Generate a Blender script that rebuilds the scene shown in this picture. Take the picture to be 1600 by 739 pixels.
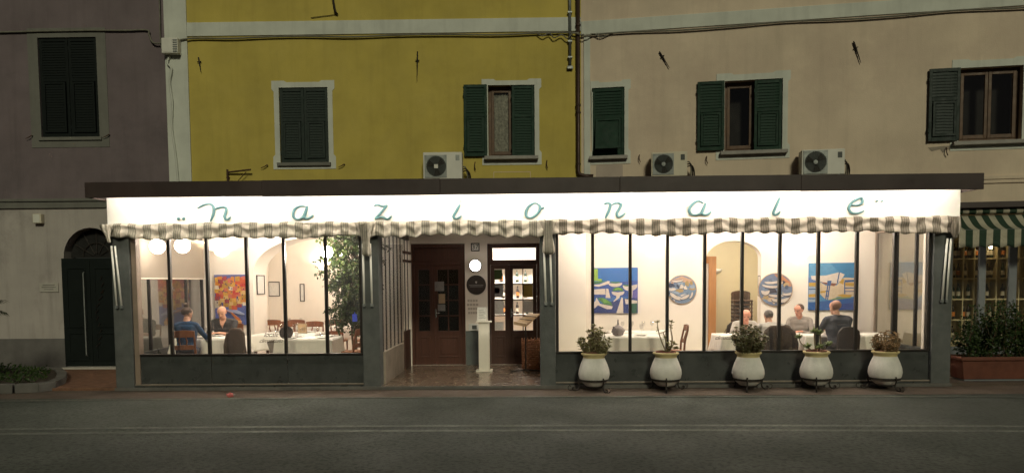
import bpy, bmesh, math, random
import numpy as np
from mathutils import Vector, Matrix, Quaternion
from mathutils.geometry import tessellate_polygon

# ------------------------------------------------------------------ camera, sky, sun, exposure
for o in list(bpy.data.objects): bpy.data.objects.remove(o)
SC = bpy.context.scene
COL = SC.collection
rad = math.radians
cam_d = bpy.data.cameras.new('camera'); cam = bpy.data.objects.new('camera', cam_d); COL.objects.link(cam)
cam_d.sensor_fit = 'HORIZONTAL'; cam_d.sensor_width = 36.0; cam_d.lens = 36.0 * 1150 / 1600
cam_d.shift_y = 0.0854; cam_d.clip_start = 0.05; cam_d.clip_end = 2000
cR = Vector((0.99983137, 0.01647862, -0.00810493)); cU = Vector((0.00712328, 0.05878137, 0.99824547)); cF = Vector((-0.01692613, 0.99813486, -0.05865407))
cam.matrix_world = Matrix(((cR.x, cU.x, -cF.x, 0), (cR.y, cU.y, -cF.y, -12.4), (cR.z, cU.z, -cF.z, 1.764), (0, 0, 0, 1)))
SC.camera = cam

SUN_EL, SUN_AZ = rad(28), rad(10)
L = Vector((math.sin(SUN_AZ) * math.cos(SUN_EL), -math.cos(SUN_AZ) * math.cos(SUN_EL), math.sin(SUN_EL)))
world = bpy.data.worlds.new('World'); SC.world = world; world.use_nodes = True
wn = world.node_tree.nodes; wl = world.node_tree.links
sky = wn.new('ShaderNodeTexSky'); sky.sky_type = 'NISHITA'; sky.sun_disc = False
sky.sun_elevation = SUN_EL; sky.sun_rotation = math.atan2(L.x, L.y)
wl.new(sky.outputs[0], wn['Background'].inputs[0]); wn['Background'].inputs[1].default_value = 0.0035
sun_d = bpy.data.lights.new('sun', 'SUN'); sun_d.energy = 1.22; sun_d.angle = rad(9); sun_d.color = (1.0, 0.98, 0.71)
sun = bpy.data.objects.new('sun', sun_d); COL.objects.link(sun)
sun.rotation_euler = L.to_track_quat('Z', 'Y').to_euler()
SC.view_settings.view_transform = 'Standard'; SC.view_settings.look = 'None'
SC.view_settings.exposure = 0.0; SC.view_settings.gamma = 1.0; SC.view_settings.use_curve_mapping = False
SC.render.engine = 'CYCLES'
cy = SC.cycles
cy.use_denoising = True; cy.max_bounces = 8; cy.diffuse_bounces = 4; cy.glossy_bounces = 4; cy.transmission_bounces = 6
cy.transparent_max_bounces = 32; cy.sample_clamp_indirect = 5.0; cy.caustics_reflective = False; cy.caustics_refractive = False

# ------------------------------------------------------------------ materials
MATS = {}
def _nt(name):
    m = bpy.data.materials.new(name); m.use_nodes = True
    nt = m.node_tree; MATS[name] = m
    return m, nt, nt.nodes, nt.links, nt.nodes['Principled BSDF']
def _mixc(n, l, a, b, fac=None, blend='MIX'):
    x = n.new('ShaderNodeMix'); x.data_type = 'RGBA'; x.blend_type = blend
    for sock, v in ((x.inputs[6], a), (x.inputs[7], b), (x.inputs[0], fac)):
        if v is None: continue
        if hasattr(v, 'is_linked'): l.new(v, sock)
        elif isinstance(v, (tuple, list)): sock.default_value = (*v, 1)
        else: sock.default_value = v
    return x.outputs[2]
def _noise(n, l, co, scale, detail=4, rough=.6, lo=.3, hi=.7, stretch=None):
    if stretch:
        mp = n.new('ShaderNodeMapping'); mp.inputs['Scale'].default_value = stretch; l.new(co, mp.inputs[0]); co = mp.outputs[0]
    t = n.new('ShaderNodeTexNoise'); t.inputs['Scale'].default_value = scale; t.inputs['Detail'].default_value = detail; t.inputs['Roughness'].default_value = rough
    l.new(co, t.inputs['Vector'])
    r = n.new('ShaderNodeMapRange'); r.inputs[1].default_value = lo; r.inputs[2].default_value = hi
    l.new(t.outputs[0], r.inputs[0])
    return r.outputs[0]
def _mul(c, k): return tuple(min(1, max(0, v * k)) for v in c)
def mat(name, col, rough=.6, var=.15, scale=6, bump=0.0, bscale=60, metal=0.0, spec=.4, col2=None, cov=.5, streak=0.0, fine=0.0, fscale=90, rvar=.12):
    m, nt, n, l, b = _nt(name)
    co = n.new('ShaderNodeTexCoord').outputs['Object']
    c = _mixc(n, l, _mul(col, 1 - var), _mul(col, 1 + var), _noise(n, l, co, scale))
    if col2: c = _mixc(n, l, c, col2, _noise(n, l, co, scale * .45, 6, .7, 1 - cov - .06, 1 - cov + .14))
    if streak: c = _mixc(n, l, c, _mul(col, .45), _mulf(n, l, _noise(n, l, co, 1.0, 5, .65, .5, .8, (5, 5, .35)), streak))
    if fine: c = _mixc(n, l, c, _mul(col, .35), _mulf(n, l, _noise(n, l, co, fscale, 2, .5, .45, .7), fine))
    l.new(c, b.inputs['Base Color'])
    rr = n.new('ShaderNodeMapRange'); rr.inputs[3].default_value = max(.03, rough - rvar); rr.inputs[4].default_value = min(1, rough + rvar)
    l.new(_noise(n, l, co, scale * 1.7), rr.inputs[0]); l.new(rr.outputs[0], b.inputs['Roughness'])
    b.inputs['Metallic'].default_value = metal; b.inputs['Specular IOR Level'].default_value = spec
    if bump:
        bp = n.new('ShaderNodeBump'); bp.inputs['Strength'].default_value = bump; bp.inputs['Distance'].default_value = .01
        l.new(_noise(n, l, co, bscale, 5, .6, .2, .8), bp.inputs['Height']); l.new(bp.outputs[0], b.inputs['Normal'])
    return m
def _mulf(n, l, s, k):
    x = n.new('ShaderNodeMath'); x.operation = 'MULTIPLY'; l.new(s, x.inputs[0]); x.inputs[1].default_value = k
    return x.outputs[0]
def emit(name, col, k):
    m, nt, n, l, b = _nt(name)
    b.inputs['Base Color'].default_value = (*col, 1); b.inputs['Emission Color'].default_value = (*col, 1); b.inputs['Emission Strength'].default_value = k
    return m
def glass(name, tint=(1, 1, 1), ior=1.5, rough=0.0, trans=1.0, haze=0.0):
    m, nt, n, l, b = _nt(name); n.remove(b)
    tr = n.new('ShaderNodeBsdfTransparent'); tr.inputs[0].default_value = (*_mul(tint, trans), 1)
    gl = n.new('ShaderNodeBsdfGlossy'); gl.inputs['Roughness'].default_value = rough; gl.inputs[0].default_value = (1, 1, 1, 1)
    fr = n.new('ShaderNodeFresnel'); fr.inputs[0].default_value = ior
    ge = n.new('ShaderNodeNewGeometry'); inv = n.new('ShaderNodeMath'); inv.operation = 'SUBTRACT'; inv.inputs[0].default_value = 1; l.new(ge.outputs['Backfacing'], inv.inputs[1])
    fm = n.new('ShaderNodeMath'); fm.operation = 'MULTIPLY'; l.new(fr.outputs[0], fm.inputs[0]); l.new(inv.outputs[0], fm.inputs[1])
    mx = n.new('ShaderNodeMixShader'); l.new(fm.outputs[0], mx.inputs[0]); l.new(tr.outputs[0], mx.inputs[1]); l.new(gl.outputs[0], mx.inputs[2])
    if haze:
        co = n.new('ShaderNodeTexCoord').outputs['Object']; tl = n.new('ShaderNodeBsdfTranslucent'); m2 = n.new('ShaderNodeMixShader')
        l.new(_mulf(n, l, _noise(n, l, co, 2.2, 6, .7, .25, .85, (1, 1, .6)), haze), m2.inputs[0]); l.new(mx.outputs[0], m2.inputs[1]); l.new(tl.outputs[0], m2.inputs[2]); mx = m2
    l.new(mx.outputs[0], n['Material Output'].inputs[0])
    return m
def leafmat(name, col, col2, rough=.45, trans=.25):
    m, nt, n, l, b = _nt(name)
    g = n.new('ShaderNodeNewGeometry')
    r = n.new('ShaderNodeValToRGB'); r.color_ramp.elements[0].color = (*col, 1); r.color_ramp.elements[1].color = (*col2, 1)
    l.new(g.outputs['Random Per Island'], r.inputs[0]); l.new(r.outputs[0], b.inputs['Base Color'])
    b.inputs['Roughness'].default_value = rough; b.inputs['Specular IOR Level'].default_value = .35
    t = n.new('ShaderNodeBsdfTranslucent'); l.new(r.outputs[0], t.inputs[0])
    mx = n.new('ShaderNodeMixShader'); mx.inputs[0].default_value = trans; l.new(b.outputs[0], mx.inputs[1]); l.new(t.outputs[0], mx.inputs[2])
    l.new(mx.outputs[0], n['Material Output'].inputs[0])
    return m
def fabric_stripes(name, pale, dark, period, lines=0, trans=.25, axis=0):
    m, nt, n, l, b = _nt(name)
    co = n.new('ShaderNodeTexCoord').outputs['Object']
    sx = n.new('ShaderNodeSeparateXYZ'); l.new(co, sx.inputs[0])
    def fract(k):
        a = n.new('ShaderNodeMath'); a.operation = 'MULTIPLY'; l.new(sx.outputs[axis], a.inputs[0]); a.inputs[1].default_value = 1 / k
        f = n.new('ShaderNodeMath'); f.operation = 'FRACT'; l.new(a.outputs[0], f.inputs[0]); return f.outputs[0]
    def gt(s, v):
        g = n.new('ShaderNodeMath'); g.operation = 'GREATER_THAN'; l.new(s, g.inputs[0]); g.inputs[1].default_value = v; return g.outputs[0]
    base = _mixc(n, l, pale, dark, gt(fract(period), .47))
    if lines:
        mm = n.new('ShaderNodeMath'); mm.operation = 'MULTIPLY'; l.new(gt(fract(period), .47), mm.inputs[0]); l.new(gt(fract(period / lines), .62), mm.inputs[1])
        base = _mixc(n, l, base, _mul(dark, .6), mm.outputs[0])
    base = _mixc(n, l, base, _mul(dark, .55), _mulf(n, l, _noise(n, l, co, 3.0, 6, .7, .45, .85), .45))
    l.new(base, b.inputs['Base Color']); b.inputs['Roughness'].default_value = .85; b.inputs['Specular IOR Level'].default_value = .15
    bp = n.new('ShaderNodeBump'); bp.inputs['Strength'].default_value = .7; bp.inputs['Distance'].default_value = .02
    l.new(_noise(n, l, co, 14, 3, .6, .2, .8), bp.inputs['Height']); l.new(bp.outputs[0], b.inputs['Normal'])
    t = n.new('ShaderNodeBsdfTranslucent'); l.new(base, t.inputs[0])
    mx = n.new('ShaderNodeMixShader'); mx.inputs[0].default_value = trans; l.new(b.outputs[0], mx.inputs[1]); l.new(t.outputs[0], mx.inputs[2])
    l.new(mx.outputs[0], n['Material Output'].inputs[0])
    return m
def wood(name, col, col2, rough=.4, scale=3):
    m, nt, n, l, b = _nt(name)
    co = n.new('ShaderNodeTexCoord').outputs['Object']
    c = _mixc(n, l, col, col2, _noise(n, l, co, scale, 6, .7, .3, .7, (9, 9, .9)))
    l.new(c, b.inputs['Base Color']); b.inputs['Roughness'].default_value = rough; b.inputs['Specular IOR Level'].default_value = .4
    bp = n.new('ShaderNodeBump'); bp.inputs['Strength'].default_value = .25; bp.inputs['Distance'].default_value = .004
    l.new(_noise(n, l, co, scale * 6, 4, .6, .2, .8, (9, 9, .7)), bp.inputs['Height']); l.new(bp.outputs[0], b.inputs['Normal'])
    return m

mat('mauve_plaster_dimmed', (.155, .122, .13), .9, .14, 1.2, .25, 45, col2=(.115, .092, .10), cov=.42, streak=.35)  # mauve darkened in its colour for the weaker street light at the left
mat('yellow_plaster', (.475, .375, .085), .9, .13, 1.0, .3, 45, col2=(.40, .315, .075), cov=.42, streak=.25)
mat('patch_plaster', (.42, .345, .29), .9, .12, 2, .2, 45)
mat('beige_plaster', (.62, .505, .385), .9, .12, 1.0, .3, 45, col2=(.53, .42, .325), cov=.45, streak=.25)
mat('white_trim', (.55, .56, .50), .85, .10, 2, .2, 50, col2=(.46, .465, .41), cov=.35, streak=.35)
mat('dim_grey_trim', (.155, .15, .132), .85, .10, 2, .2, 50, col2=(.12, .118, .105), cov=.4, streak=.35)  # pale trim toned down, street light falloff put into its colour
mat('pale_plaster', (.385, .345, .32), .9, .12, 1.2, .25, 45, col2=(.23, .20, .19), cov=.42, streak=.5)
mat('plinth_grey', (.13, .12, .115), .85, .2, 2.5, .3, 40)
mat('shutter_green', (.006, .028, .015), .6, .25, 5, .12, 60, col2=(.012, .032, .023), cov=.3, spec=.25)
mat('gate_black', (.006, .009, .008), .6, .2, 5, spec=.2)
mat('shutter_dark', (.008, .018, .013), .6, .25, 5, .12, 60)
mat('sill_stone', (.30, .28, .255), .8, .2, 5, .2, 50, streak=.4)
mat('iron', (.03, .024, .02), .6, .3, 20, .2, 80, metal=.4)
mat('rust_iron', (.07, .035, .022), .8, .3, 20, .3, 80, metal=.2)
mat('pipe_brown', (.05, .028, .02), .5, .2, 4, 0, metal=.3)
mat('galvanised', (.22, .23, .22), .5, .2, 9, 0, metal=.6)
mat('cable_grey', (.16, .15, .12), .8, .2, 9, .3, 60)
mat('plastic_white', (.62, .60, .54), .5, .08, 3, 0, col2=(.5, .47, .4), cov=.25)
mat('plastic_cream', (.58, .52, .40), .5, .08, 3, 0)
mat('grille_dark', (.05, .055, .05), .5, .2, 10)
mat('window_wood', (.09, .045, .02), .5, .25, 5, .15, 60)
mat('lace', (.22, .22, .19), .9, .5, 22, .2, 60, col2=(.05, .05, .045), cov=.4)
mat('dark_inside', (.012, .011, .010), .9, .1, 3)
mat('fascia_brown', (.046, .030, .027), .45, .2, 1.5, .06, 30, streak=.15)
mat('soffit_white', (.82, .79, .72), .7, .05, 3)
mat('sign_white', (.86, .82, .75), .55, .04, 2, col2=(.8, .74, .66), cov=.2)
mat('sign_teal', (.11, .235, .255), .45, .12, 6)
mat('column_grey', (.092, .096, .092), .8, .2, 4, .3, 45, col2=(.062, .07, .07), cov=.4, streak=.3)
mat('panel_grey', (.05, .053, .051), .35, .25, 3, .08, 30, col2=(.055, .055, .05), cov=.35, streak=.3)
mat('frame_dark', (.018, .014, .012), .4, .2, 8)
mat('frame_tan', (.22, .165, .125), .6, .15, 4)
mat('metal_strip', (.24, .20, .16), .5, .2, 9, metal=.3)
mat('skin_brown', (.30, .15, .10), .5, .1, 20, .05, 200)
mat('cream_wall', (.81, .745, .665), .85, .03, 1.5, .08, 40)
mat('hall_wall', (.76, .66, .42), .85, .04, 1.5, .08, 40)
mat('ceiling_white', (.82, .78, .72), .9, .03, 2)
mat('floor_tile', (.30, .22, .16), .35, .2, 3, .05, 20)
mat('entrance_stone', (.17, .12, .085), .22, .3, 4, .05, 20, col2=(.11, .08, .06), cov=.45)
mat('concrete_low', (.27, .225, .18), .85, .2, 3, .3, 40, streak=.5)
mat('dado_grey', (.11, .125, .12), .7, .15, 3, .1, 40)
mat('asphalt', (.066, .075, .062), .9, .24, .5, .9, 60, fine=.95, fscale=20, col2=(.041, .047, .040), cov=.5)
mat('kerb_strip', (.10, .072, .055), .9, .25, 2, .5, 70, fine=.5, fscale=60)
mat('ground', (.08, .075, .065), .95, .2, .5, .4, 60)
mat('road_paint', (.125, .136, .110), .8, .3, 3, .3, 90, fine=.8, fscale=24, col2=(.066, .074, .060), cov=.52)
mat('brick_paving', (.17, .085, .05), .85, .3, 7, .4, 50, fine=.4, fscale=25)
mat('kerb_stone', (.115, .108, .098), .85, .2, 4, .3, 50, streak=.3)
mat('soil', (.04, .028, .018), .95, .4, 9, .8, 40)
wood('door_wood', (.088, .034, .022), (.052, .021, .014), .38)
wood('door_wood_dark', (.07, .033, .023), (.045, .021, .015), .4)
wood('orange_wood', (.55, .26, .08), (.42, .18, .05), .45)
wood('chair_wood', (.22, .075, .028), (.13, .042, .018), .35)
wood('chair_dark', (.03, .018, .014), (.018, .011, .009), .4)
wood('lectern_wood', (.52, .36, .2), (.42, .28, .15), .5)
mat('wicker', (.28, .12, .055), .7, .35, 30, .6, 80)
mat('white_paint', (.74, .69, .60), .5, .05, 3)
mat('paper', (.72, .70, .66), .8, .06, 12, fine=.35, fscale=70)
mat('paper_tan', (.36, .26, .16), .8, .1, 12, fine=.3, fscale=60)
mat('faint_print', (.50, .44, .37), .85, .1, 12)
mat('paper_yellow', (.42, .30, .07), .8, .1, 12)
mat('paper_grey', (.24, .23, .22), .8, .1, 12, fine=.4, fscale=60)
mat('plaque_brown', (.04, .03, .026), .4, .15, 6)
mat('tile_white', (.75, .75, .72), .3, .03, 5)
mat('ink_black', (.012, .012, .012), .6, .1, 9)
mat('ink_brown', (.06, .035, .02), .6, .1, 9)
mat('marble', (.4, .37, .33), .5, .15, 6)
mat('pot_white', (.66, .63, .58), .75, .10, 5, .25, 30, col2=(.50, .455, .39), cov=.34, streak=.4)
mat('pot_yellow', (.52, .42, .21), .65, .12, 6, .15, 40)
mat('terracotta', (.125, .042, .025), .75, .2, 4, .15, 40)
mat('linen', (.84, .80, .74), .85, .04, 4, .15, 25)
mat('porcelain', (.86, .84, .8), .2, .02, 5)
mat('skin', (.55, .29, .19), .5, .08, 20, .05, 200)
mat('skin_red', (.56, .25, .17), .5, .1, 20, .05, 200)
mat('lip', (.38, .14, .11), .5, .05, 20)
mat('cloth_blue', (.012, .046, .115), .85, .2, 9, .5, 30)
mat('cloth_black', (.022, .02, .022), .85, .25, 9, .5, 30)
mat('cloth_navy', (.035, .038, .052), .85, .25, 9, .5, 30)
mat('cloth_white', (.47, .44, .41), .85, .08, 9, .4, 30)
mat('cloth_grey', (.24, .21, .19), .85, .15, 9, .4, 30)
mat('cloth_brown', (.05, .03, .018), .85, .25, 9, .6, 30)
mat('shoe', (.02, .016, .014), .5, .1, 9)
mat('hair_brown', (.06, .028, .014), .6, .3, 60, .6, 150)
mat('hair_grey', (.12, .10, .09), .7, .3, 60, .6, 150)
mat('hair_dark', (.03, .02, .016), .6, .3, 60, .6, 150)
mat('eye', (.03, .02, .015), .2, .05, 9)
mat('bark', (.10, .065, .035), .85, .3, 14, .6, 60)
mat('jade_stem', (.20, .15, .09), .8, .2, 14, .4, 60)
mat('blind', (.25, .21, .165), .85, .05, 2, .1, 60)
mat('chrome', (.55, .55, .55), .2, .1, 9, metal=1.0)
mat('bottle_green', (.012, .03, .014), .12, .1, 5, spec=.6)
mat('bottle_dark', (.02, .012, .010), .12, .1, 5, spec=.6)
mat('label_cream', (.6, .54, .42), .7, .1, 20)
mat('label_orange', (.6, .2, .04), .7, .1, 20)
mat('shop_shelf', (.58, .5, .3), .7, .08, 4)
mat('shop_frame', (.16, .17, .18), .6, .1, 4)
mat('litter_pink', (.5, .13, .12), .7, .2, 9)
mat('blue_reflection_spot', (.02, .05, .5), .5, .1, 9)
leafmat('ficus_leaf', (.012, .030, .006), (.055, .08, .016))
leafmat('jade_leaf', (.13, .125, .045), (.27, .235, .10), .4, .12)
leafmat('jade_dark', (.06, .065, .022), (.15, .13, .055), .4, .10)
leafmat('jade_red', (.20, .105, .045), (.32, .20, .085), .45, .10)
leafmat('rosette_leaf', (.08, .12, .03), (.19, .22, .075), .45, .12)
leafmat('bush_leaf', (.012, .03, .008), (.055, .085, .022))
leafmat('bed_leaf', (.014, .032, .008), (.05, .085, .02))
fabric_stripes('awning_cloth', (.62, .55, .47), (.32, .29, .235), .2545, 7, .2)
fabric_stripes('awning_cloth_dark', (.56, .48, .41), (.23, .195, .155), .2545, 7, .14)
fabric_stripes('shop_cloth', (.47, .43, .33), (.035, .06, .04), .232, 0, .12)
glass('pane_glass', (1, .99, .97), 1.65, haze=.035)
glass('side_glass', (.9, .9, .88), 3.3, haze=.06)
glass('ware_glass', (.93, .93, .93), 1.45)
emit('tube_light', (1.0, .93, .80), 105)
emit('globe_warm', (1.0, .90, .78), 235)
emit('globe_dim', (1.0, .90, .78), 28)
emit('globe_soft', (1.0, .88, .72), 4)
emit('bulkhead_light', (1.0, .95, .88), 16)
emit('entrance_panel_light', (1.0, .86, .70), 13)
emit('ceiling_panel_light', (1.0, .95, .88), 105)
emit('bar_light', (1.0, .96, .90), 260)
emit('shop_bulb', (1.0, .78, .42), 50)

# ------------------------------------------------------------------ geometry collector
class G:
    def __init__(s): s.v = []; s.f = []; s.m = []
    def add(s, vs, fs, mi=0):
        k = len(s.v); s.v += [tuple(v) for v in vs]
        for f in fs: s.f.append(tuple(i + k for i in f)); s.m.append(mi)
        return s
    def box(s, x0, x1, y0, y1, z0, z1, mi=0):
        return s.add([(x0, y0, z0), (x1, y0, z0), (x1, y1, z0), (x0, y1, z0), (x0, y0, z1), (x1, y0, z1), (x1, y1, z1), (x0, y1, z1)],
                     [(0, 3, 2, 1), (4, 5, 6, 7), (0, 1, 5, 4), (1, 2, 6, 5), (2, 3, 7, 6), (3, 0, 4, 7)], mi)
    def bar(s, a, b, w, d, mi=0, up=(0, 0, 1)):
        a = Vector(a); b = Vector(b); t = (b - a).normalized(); u = Vector(up)
        if abs(t.dot(u)) > .95: u = Vector((0, 1, 0))
        p = t.cross(u).normalized() * w / 2; q = t.cross(p).normalized() * d / 2
        return s.add([a - p - q, a + p - q, a + p + q, a - p + q, b - p - q, b + p - q, b + p + q, b - p + q],
                     [(0, 3, 2, 1), (4, 5, 6, 7), (0, 1, 5, 4), (1, 2, 6, 5), (2, 3, 7, 6), (3, 0, 4, 7)], mi)
    def tube(s, pts, r, n=8, mi=0, flat=1.0, closed=False):
        P = [Vector(p) for p in pts]; N = len(P)
        R = list(r) if hasattr(r, '__len__') else [r] * N
        T = []
        for i in range(N):
            a = P[i - 1] if (i or closed) else P[0]; b = P[(i + 1) % N] if (i < N - 1 or closed) else P[-1]
            d = b - a; T.append(d.normalized() if d.length > 1e-9 else Vector((0, 0, 1)))
        u = Vector((0, -1, 0)) if abs(T[0].y) < .9 else Vector((1, 0, 0))
        vs = []
        for i in range(N):
            u = (u - T[i] * u.dot(T[i]))
            if u.length < 1e-6: u = T[i].orthogonal()
            u.normalize(); w = T[i].cross(u)
            for k in range(n):
                a = 2 * math.pi * k / n
                vs.append(P[i] + u * (math.cos(a) * R[i] * flat) + w * (math.sin(a) * R[i]))
        fs = []
        for i in range(N if closed else N - 1):
            j = (i + 1) % N
            for k in range(n): fs.append((i * n + k, i * n + (k + 1) % n, j * n + (k + 1) % n, j * n + k))
        if not closed: fs += [tuple(range(n - 1, -1, -1)), tuple((N - 1) * n + k for k in range(n))]
        return s.add(vs, fs, mi)
    def lathe(s, prof, n=24, c=(0, 0, 0), mi=0, axis='z', cap=True):
        vs = []; fs = []
        for r, z in prof:
            for k in range(n):
                a = 2 * math.pi * k / n; x, y = r * math.cos(a), r * math.sin(a)
                p = (x, y, z) if axis == 'z' else (x, -z, y)
                vs.append((p[0] + c[0], p[1] + c[1], p[2] + c[2]))
        for i in range(len(prof) - 1):
            for k in range(n): fs.append((i * n + k, i * n + (k + 1) % n, (i + 1) * n + (k + 1) % n, (i + 1) * n + k))
        if cap: fs += [tuple(range(n - 1, -1, -1)), tuple((len(prof) - 1) * n + k for k in range(n))]
        return s.add(vs, fs, mi)
    def ball(s, c, r, nu=14, nv=9, mi=0, rot=None, fn=None):
        r = r if hasattr(r, '__len__') else (r, r, r); vs = []
        for j in range(nv + 1):
            t = math.pi * j / nv
            for i in range(nu):
                p = 2 * math.pi * i / nu
                q = Vector((math.sin(t) * math.cos(p), math.sin(t) * math.sin(p), math.cos(t)))
                if fn: q = fn(q)
                q = Vector((q.x * r[0], q.y * r[1], q.z * r[2]))
                if rot is not None: q = rot @ q
                vs.append(q + Vector(c))
        fs = [(j * nu + i, (j + 1) * nu + i, (j + 1) * nu + (i + 1) % nu, j * nu + (i + 1) % nu) for j in range(nv) for i in range(nu)]
        return s.add(vs, fs, mi)
    def capsule(s, a, ra, b, rb, n=12, mi=0):
        a = Vector(a); b = Vector(b); d = b - a
        t = d.normalized() if d.length > 1e-6 else Vector((0, 0, 1))
        pts = []; rs = []
        for k in range(5): th = math.pi / 2 * (1 - k / 4); pts.append(a - t * ra * math.sin(th) ); rs.append(max(ra * math.cos(th), ra * .03))
        for k in range(5): th = math.pi / 2 * k / 4; pts.append(b + t * rb * math.sin(th)); rs.append(max(rb * math.cos(th), rb * .03))
        return s.tube(pts, rs, n, mi)
    def slab(s, outer, holes, y0, y1, mi=0, flat='xz'):
        """outline (x,z) with holes, thickness from y0 to y1 (flat='xy': outline in plan, thickness in z)"""
        loops = [outer] + list(holes); pts = [p for lp in loops for p in lp]
        tri = tessellate_polygon([[Vector((p[0], p[1], 0)) for p in lp] for lp in loops]); n = len(pts)
        f3 = (lambda p, d: (p[0], d, p[1])) if flat == 'xz' else (lambda p, d: (p[0], p[1], d))
        vs = [f3(p, y0) for p in pts] + [f3(p, y1) for p in pts]; fs = []
        for t in tri: fs.append(tuple(t)); fs.append(tuple(i + n for i in reversed(t)))
        k = 0
        for lp in loops:
            m = len(lp)
            for i in range(m): a, b = k + i, k + (i + 1) % m; fs.append((a, b, b + n, a + n))
            k += m
        return s.add(vs, fs, mi)
    def mesh(s, name, mats, smooth=False):
        me = bpy.data.meshes.new(name); me.from_pydata(s.v, [], s.f)
        for mm in (mats if isinstance(mats, (list, tuple)) else [mats]): me.materials.append(MATS[mm])
        if len(me.materials) > 1: me.polygons.foreach_set('material_index', s.m)
        bm = bmesh.new(); bm.from_mesh(me); bmesh.ops.recalc_face_normals(bm, faces=bm.faces); bm.to_mesh(me); bm.free()
        if smooth: me.polygons.foreach_set('use_smooth', [True] * len(me.polygons))
        me.update(); return me
    def obj(s, name, mats, parent=None, smooth=False, bev=0, loc=None, rotz=0, autos=None):
        o = link(name, s.mesh(name, mats, smooth), parent, loc, rotz)
        if bev:
            b = o.modifiers.new('bevel', 'BEVEL'); b.width = bev; b.segments = 2; b.limit_method = 'ANGLE'; b.angle_limit = rad(35)
        if smooth == 'edge' or autos:
            pass
        return o
def link(name, data, parent=None, loc=None, rotz=0):
    o = bpy.data.objects.new(name, data); COL.objects.link(o)
    if parent is not None: o.parent = parent
    if loc is not None: o.location = loc
    if rotz: o.rotation_euler = (0, 0, rotz)
    return o
def tag(o, label=None, cat=None, group=None, kind=None):
    if label: o['label'] = label
    if cat: o['category'] = cat
    if group: o['group'] = group
    if kind: o['kind'] = kind
    return o
def thing(name, label, cat, loc=(0, 0, 0), rotz=0, group=None):
    return tag(link(name, None, None, loc, rotz), label, cat, group)
def copy_tree(o, parent=None):
    c = o.copy(); COL.objects.link(c); c.parent = parent
    for ch in list(o.children): copy_tree(ch, c)
    return c
def smoothpath(pts, k=6):
    P = [Vector(p) for p in pts]; out = []
    for i in range(len(P) - 1):
        p0 = P[max(i - 1, 0)]; p1 = P[i]; p2 = P[i + 1]; p3 = P[min(i + 2, len(P) - 1)]
        for j in range(k):
            t = j / k
            out.append(.5 * ((2 * p1) + (p2 - p0) * t + (2 * p0 - 5 * p1 + 4 * p2 - p3) * t * t + (3 * p1 - p0 - 3 * p2 + p3) * t ** 3))
    return out + [P[-1]]
def rect(x0, x1, z0, z1): return [(x0, z0), (x1, z0), (x1, z1), (x0, z1)]
def arch(x0, x1, z0, zs, zt, n=14):
    """door-like outline with an elliptical head: springs at zs, crown at zt"""
    cx, a = (x0 + x1) / 2, (x1 - x0) / 2
    return [(x0, z0), (x1, z0)] + [(cx + a * math.cos(math.pi * k / n), zs + (zt - zs) * math.sin(math.pi * k / n)) for k in range(n + 1)]
_fc = {}
def text_mesh(txt, size, shear=0.0, depth=.001, m='ink_black', sp=1.0, line=1.0):
    cu = bpy.data.curves.new('lettering', 'FONT'); cu.body = txt; cu.size = size; cu.shear = shear; cu.extrude = depth
    cu.align_x = 'CENTER'; cu.align_y = 'CENTER'; cu.space_character = sp; cu.space_line = line; cu.resolution_u = 3
    o = bpy.data.objects.new('lettering', cu); COL.objects.link(o)
    dg = bpy.context.evaluated_depsgraph_get()
    me = bpy.data.meshes.new_from_object(o.evaluated_get(dg)); bpy.data.objects.remove(o); bpy.data.curves.remove(cu)
    me.transform(Matrix.Rotation(rad(90), 4, 'X')); me.materials.clear(); me.materials.append(MATS[m])
    return me
ORD = ('first', 'second', 'third', 'fourth', 'fifth', 'sixth', 'seventh', 'eighth', 'ninth', 'tenth', 'eleventh', 'twelfth')
# ------------------------------------------------------------------ ground, road, pavements
random.seed(7)
tag(G().box(-300, 300, -300, 300, -.30, -.068).obj('ground', 'ground'), kind='structure')
def curved_strip(y, w, x0=-60, x1=60, z=-.06, n=120, wear=0):
    """a strip along the road; the road bends very gently away from the veranda's front"""
    g = G(); vs = []; fs = []
    for i in range(n + 1):
        x = x0 + (x1 - x0) * i / n
        off = -.0035 * (x + 1.5) ** 2 if abs(x) < 14 else -.0035 * (math.copysign(14, x) + 1.5) ** 2
        j = random.uniform(-wear, wear)
        vs += [(x, y + off - w / 2 + j, z), (x, y + off + w / 2 + j * .5, z)]
    fs = [(2 * i, 2 * i + 2, 2 * i + 3, 2 * i + 1) for i in range(n)]
    return g.add(vs, fs)
g = G().add([(-60, -9.5, -.060), (60, -9.5, -.060), (60, .0, -.060), (-60, .0, -.060)], [(0, 1, 2, 3)])
tag(g.obj('road', 'asphalt'), kind='structure')
tag(G().add([(-60, -.78, -.056), (60, -.95, -.056), (60, 3.0, -.056), (-60, 3.0, -.056)], [(0, 1, 2, 3)]).obj('footpath_strip', 'kerb_strip'), kind='structure')
tag(curved_strip(-.92, .09, z=-.052, n=400, wear=.006).obj('road_edge_line', 'road_paint'), kind='structure')
tag(curved_strip(-3.20, .11, z=-.056, n=400, wear=.006).obj('road_centre_line', 'road_paint'), kind='structure')
tag(curved_strip(-3.50, .11, z=-.056, n=400, wear=.006).obj('road_centre_line', 'road_paint'), kind='structure')
tag(G().slab([(-16, .0), (-6.98, .0), (-6.98, 3.0), (-16, 3.0)], [], -.054, -.01, flat='xy').obj('brick_pavement', 'brick_paving'), kind='structure')
tag(G().slab([(7.12, .0), (16, .0), (16, 1.9), (7.12, 2.0)], [], -.054, -.012, flat='xy').obj('shop_pavement', 'kerb_strip'), kind='structure')

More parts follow.
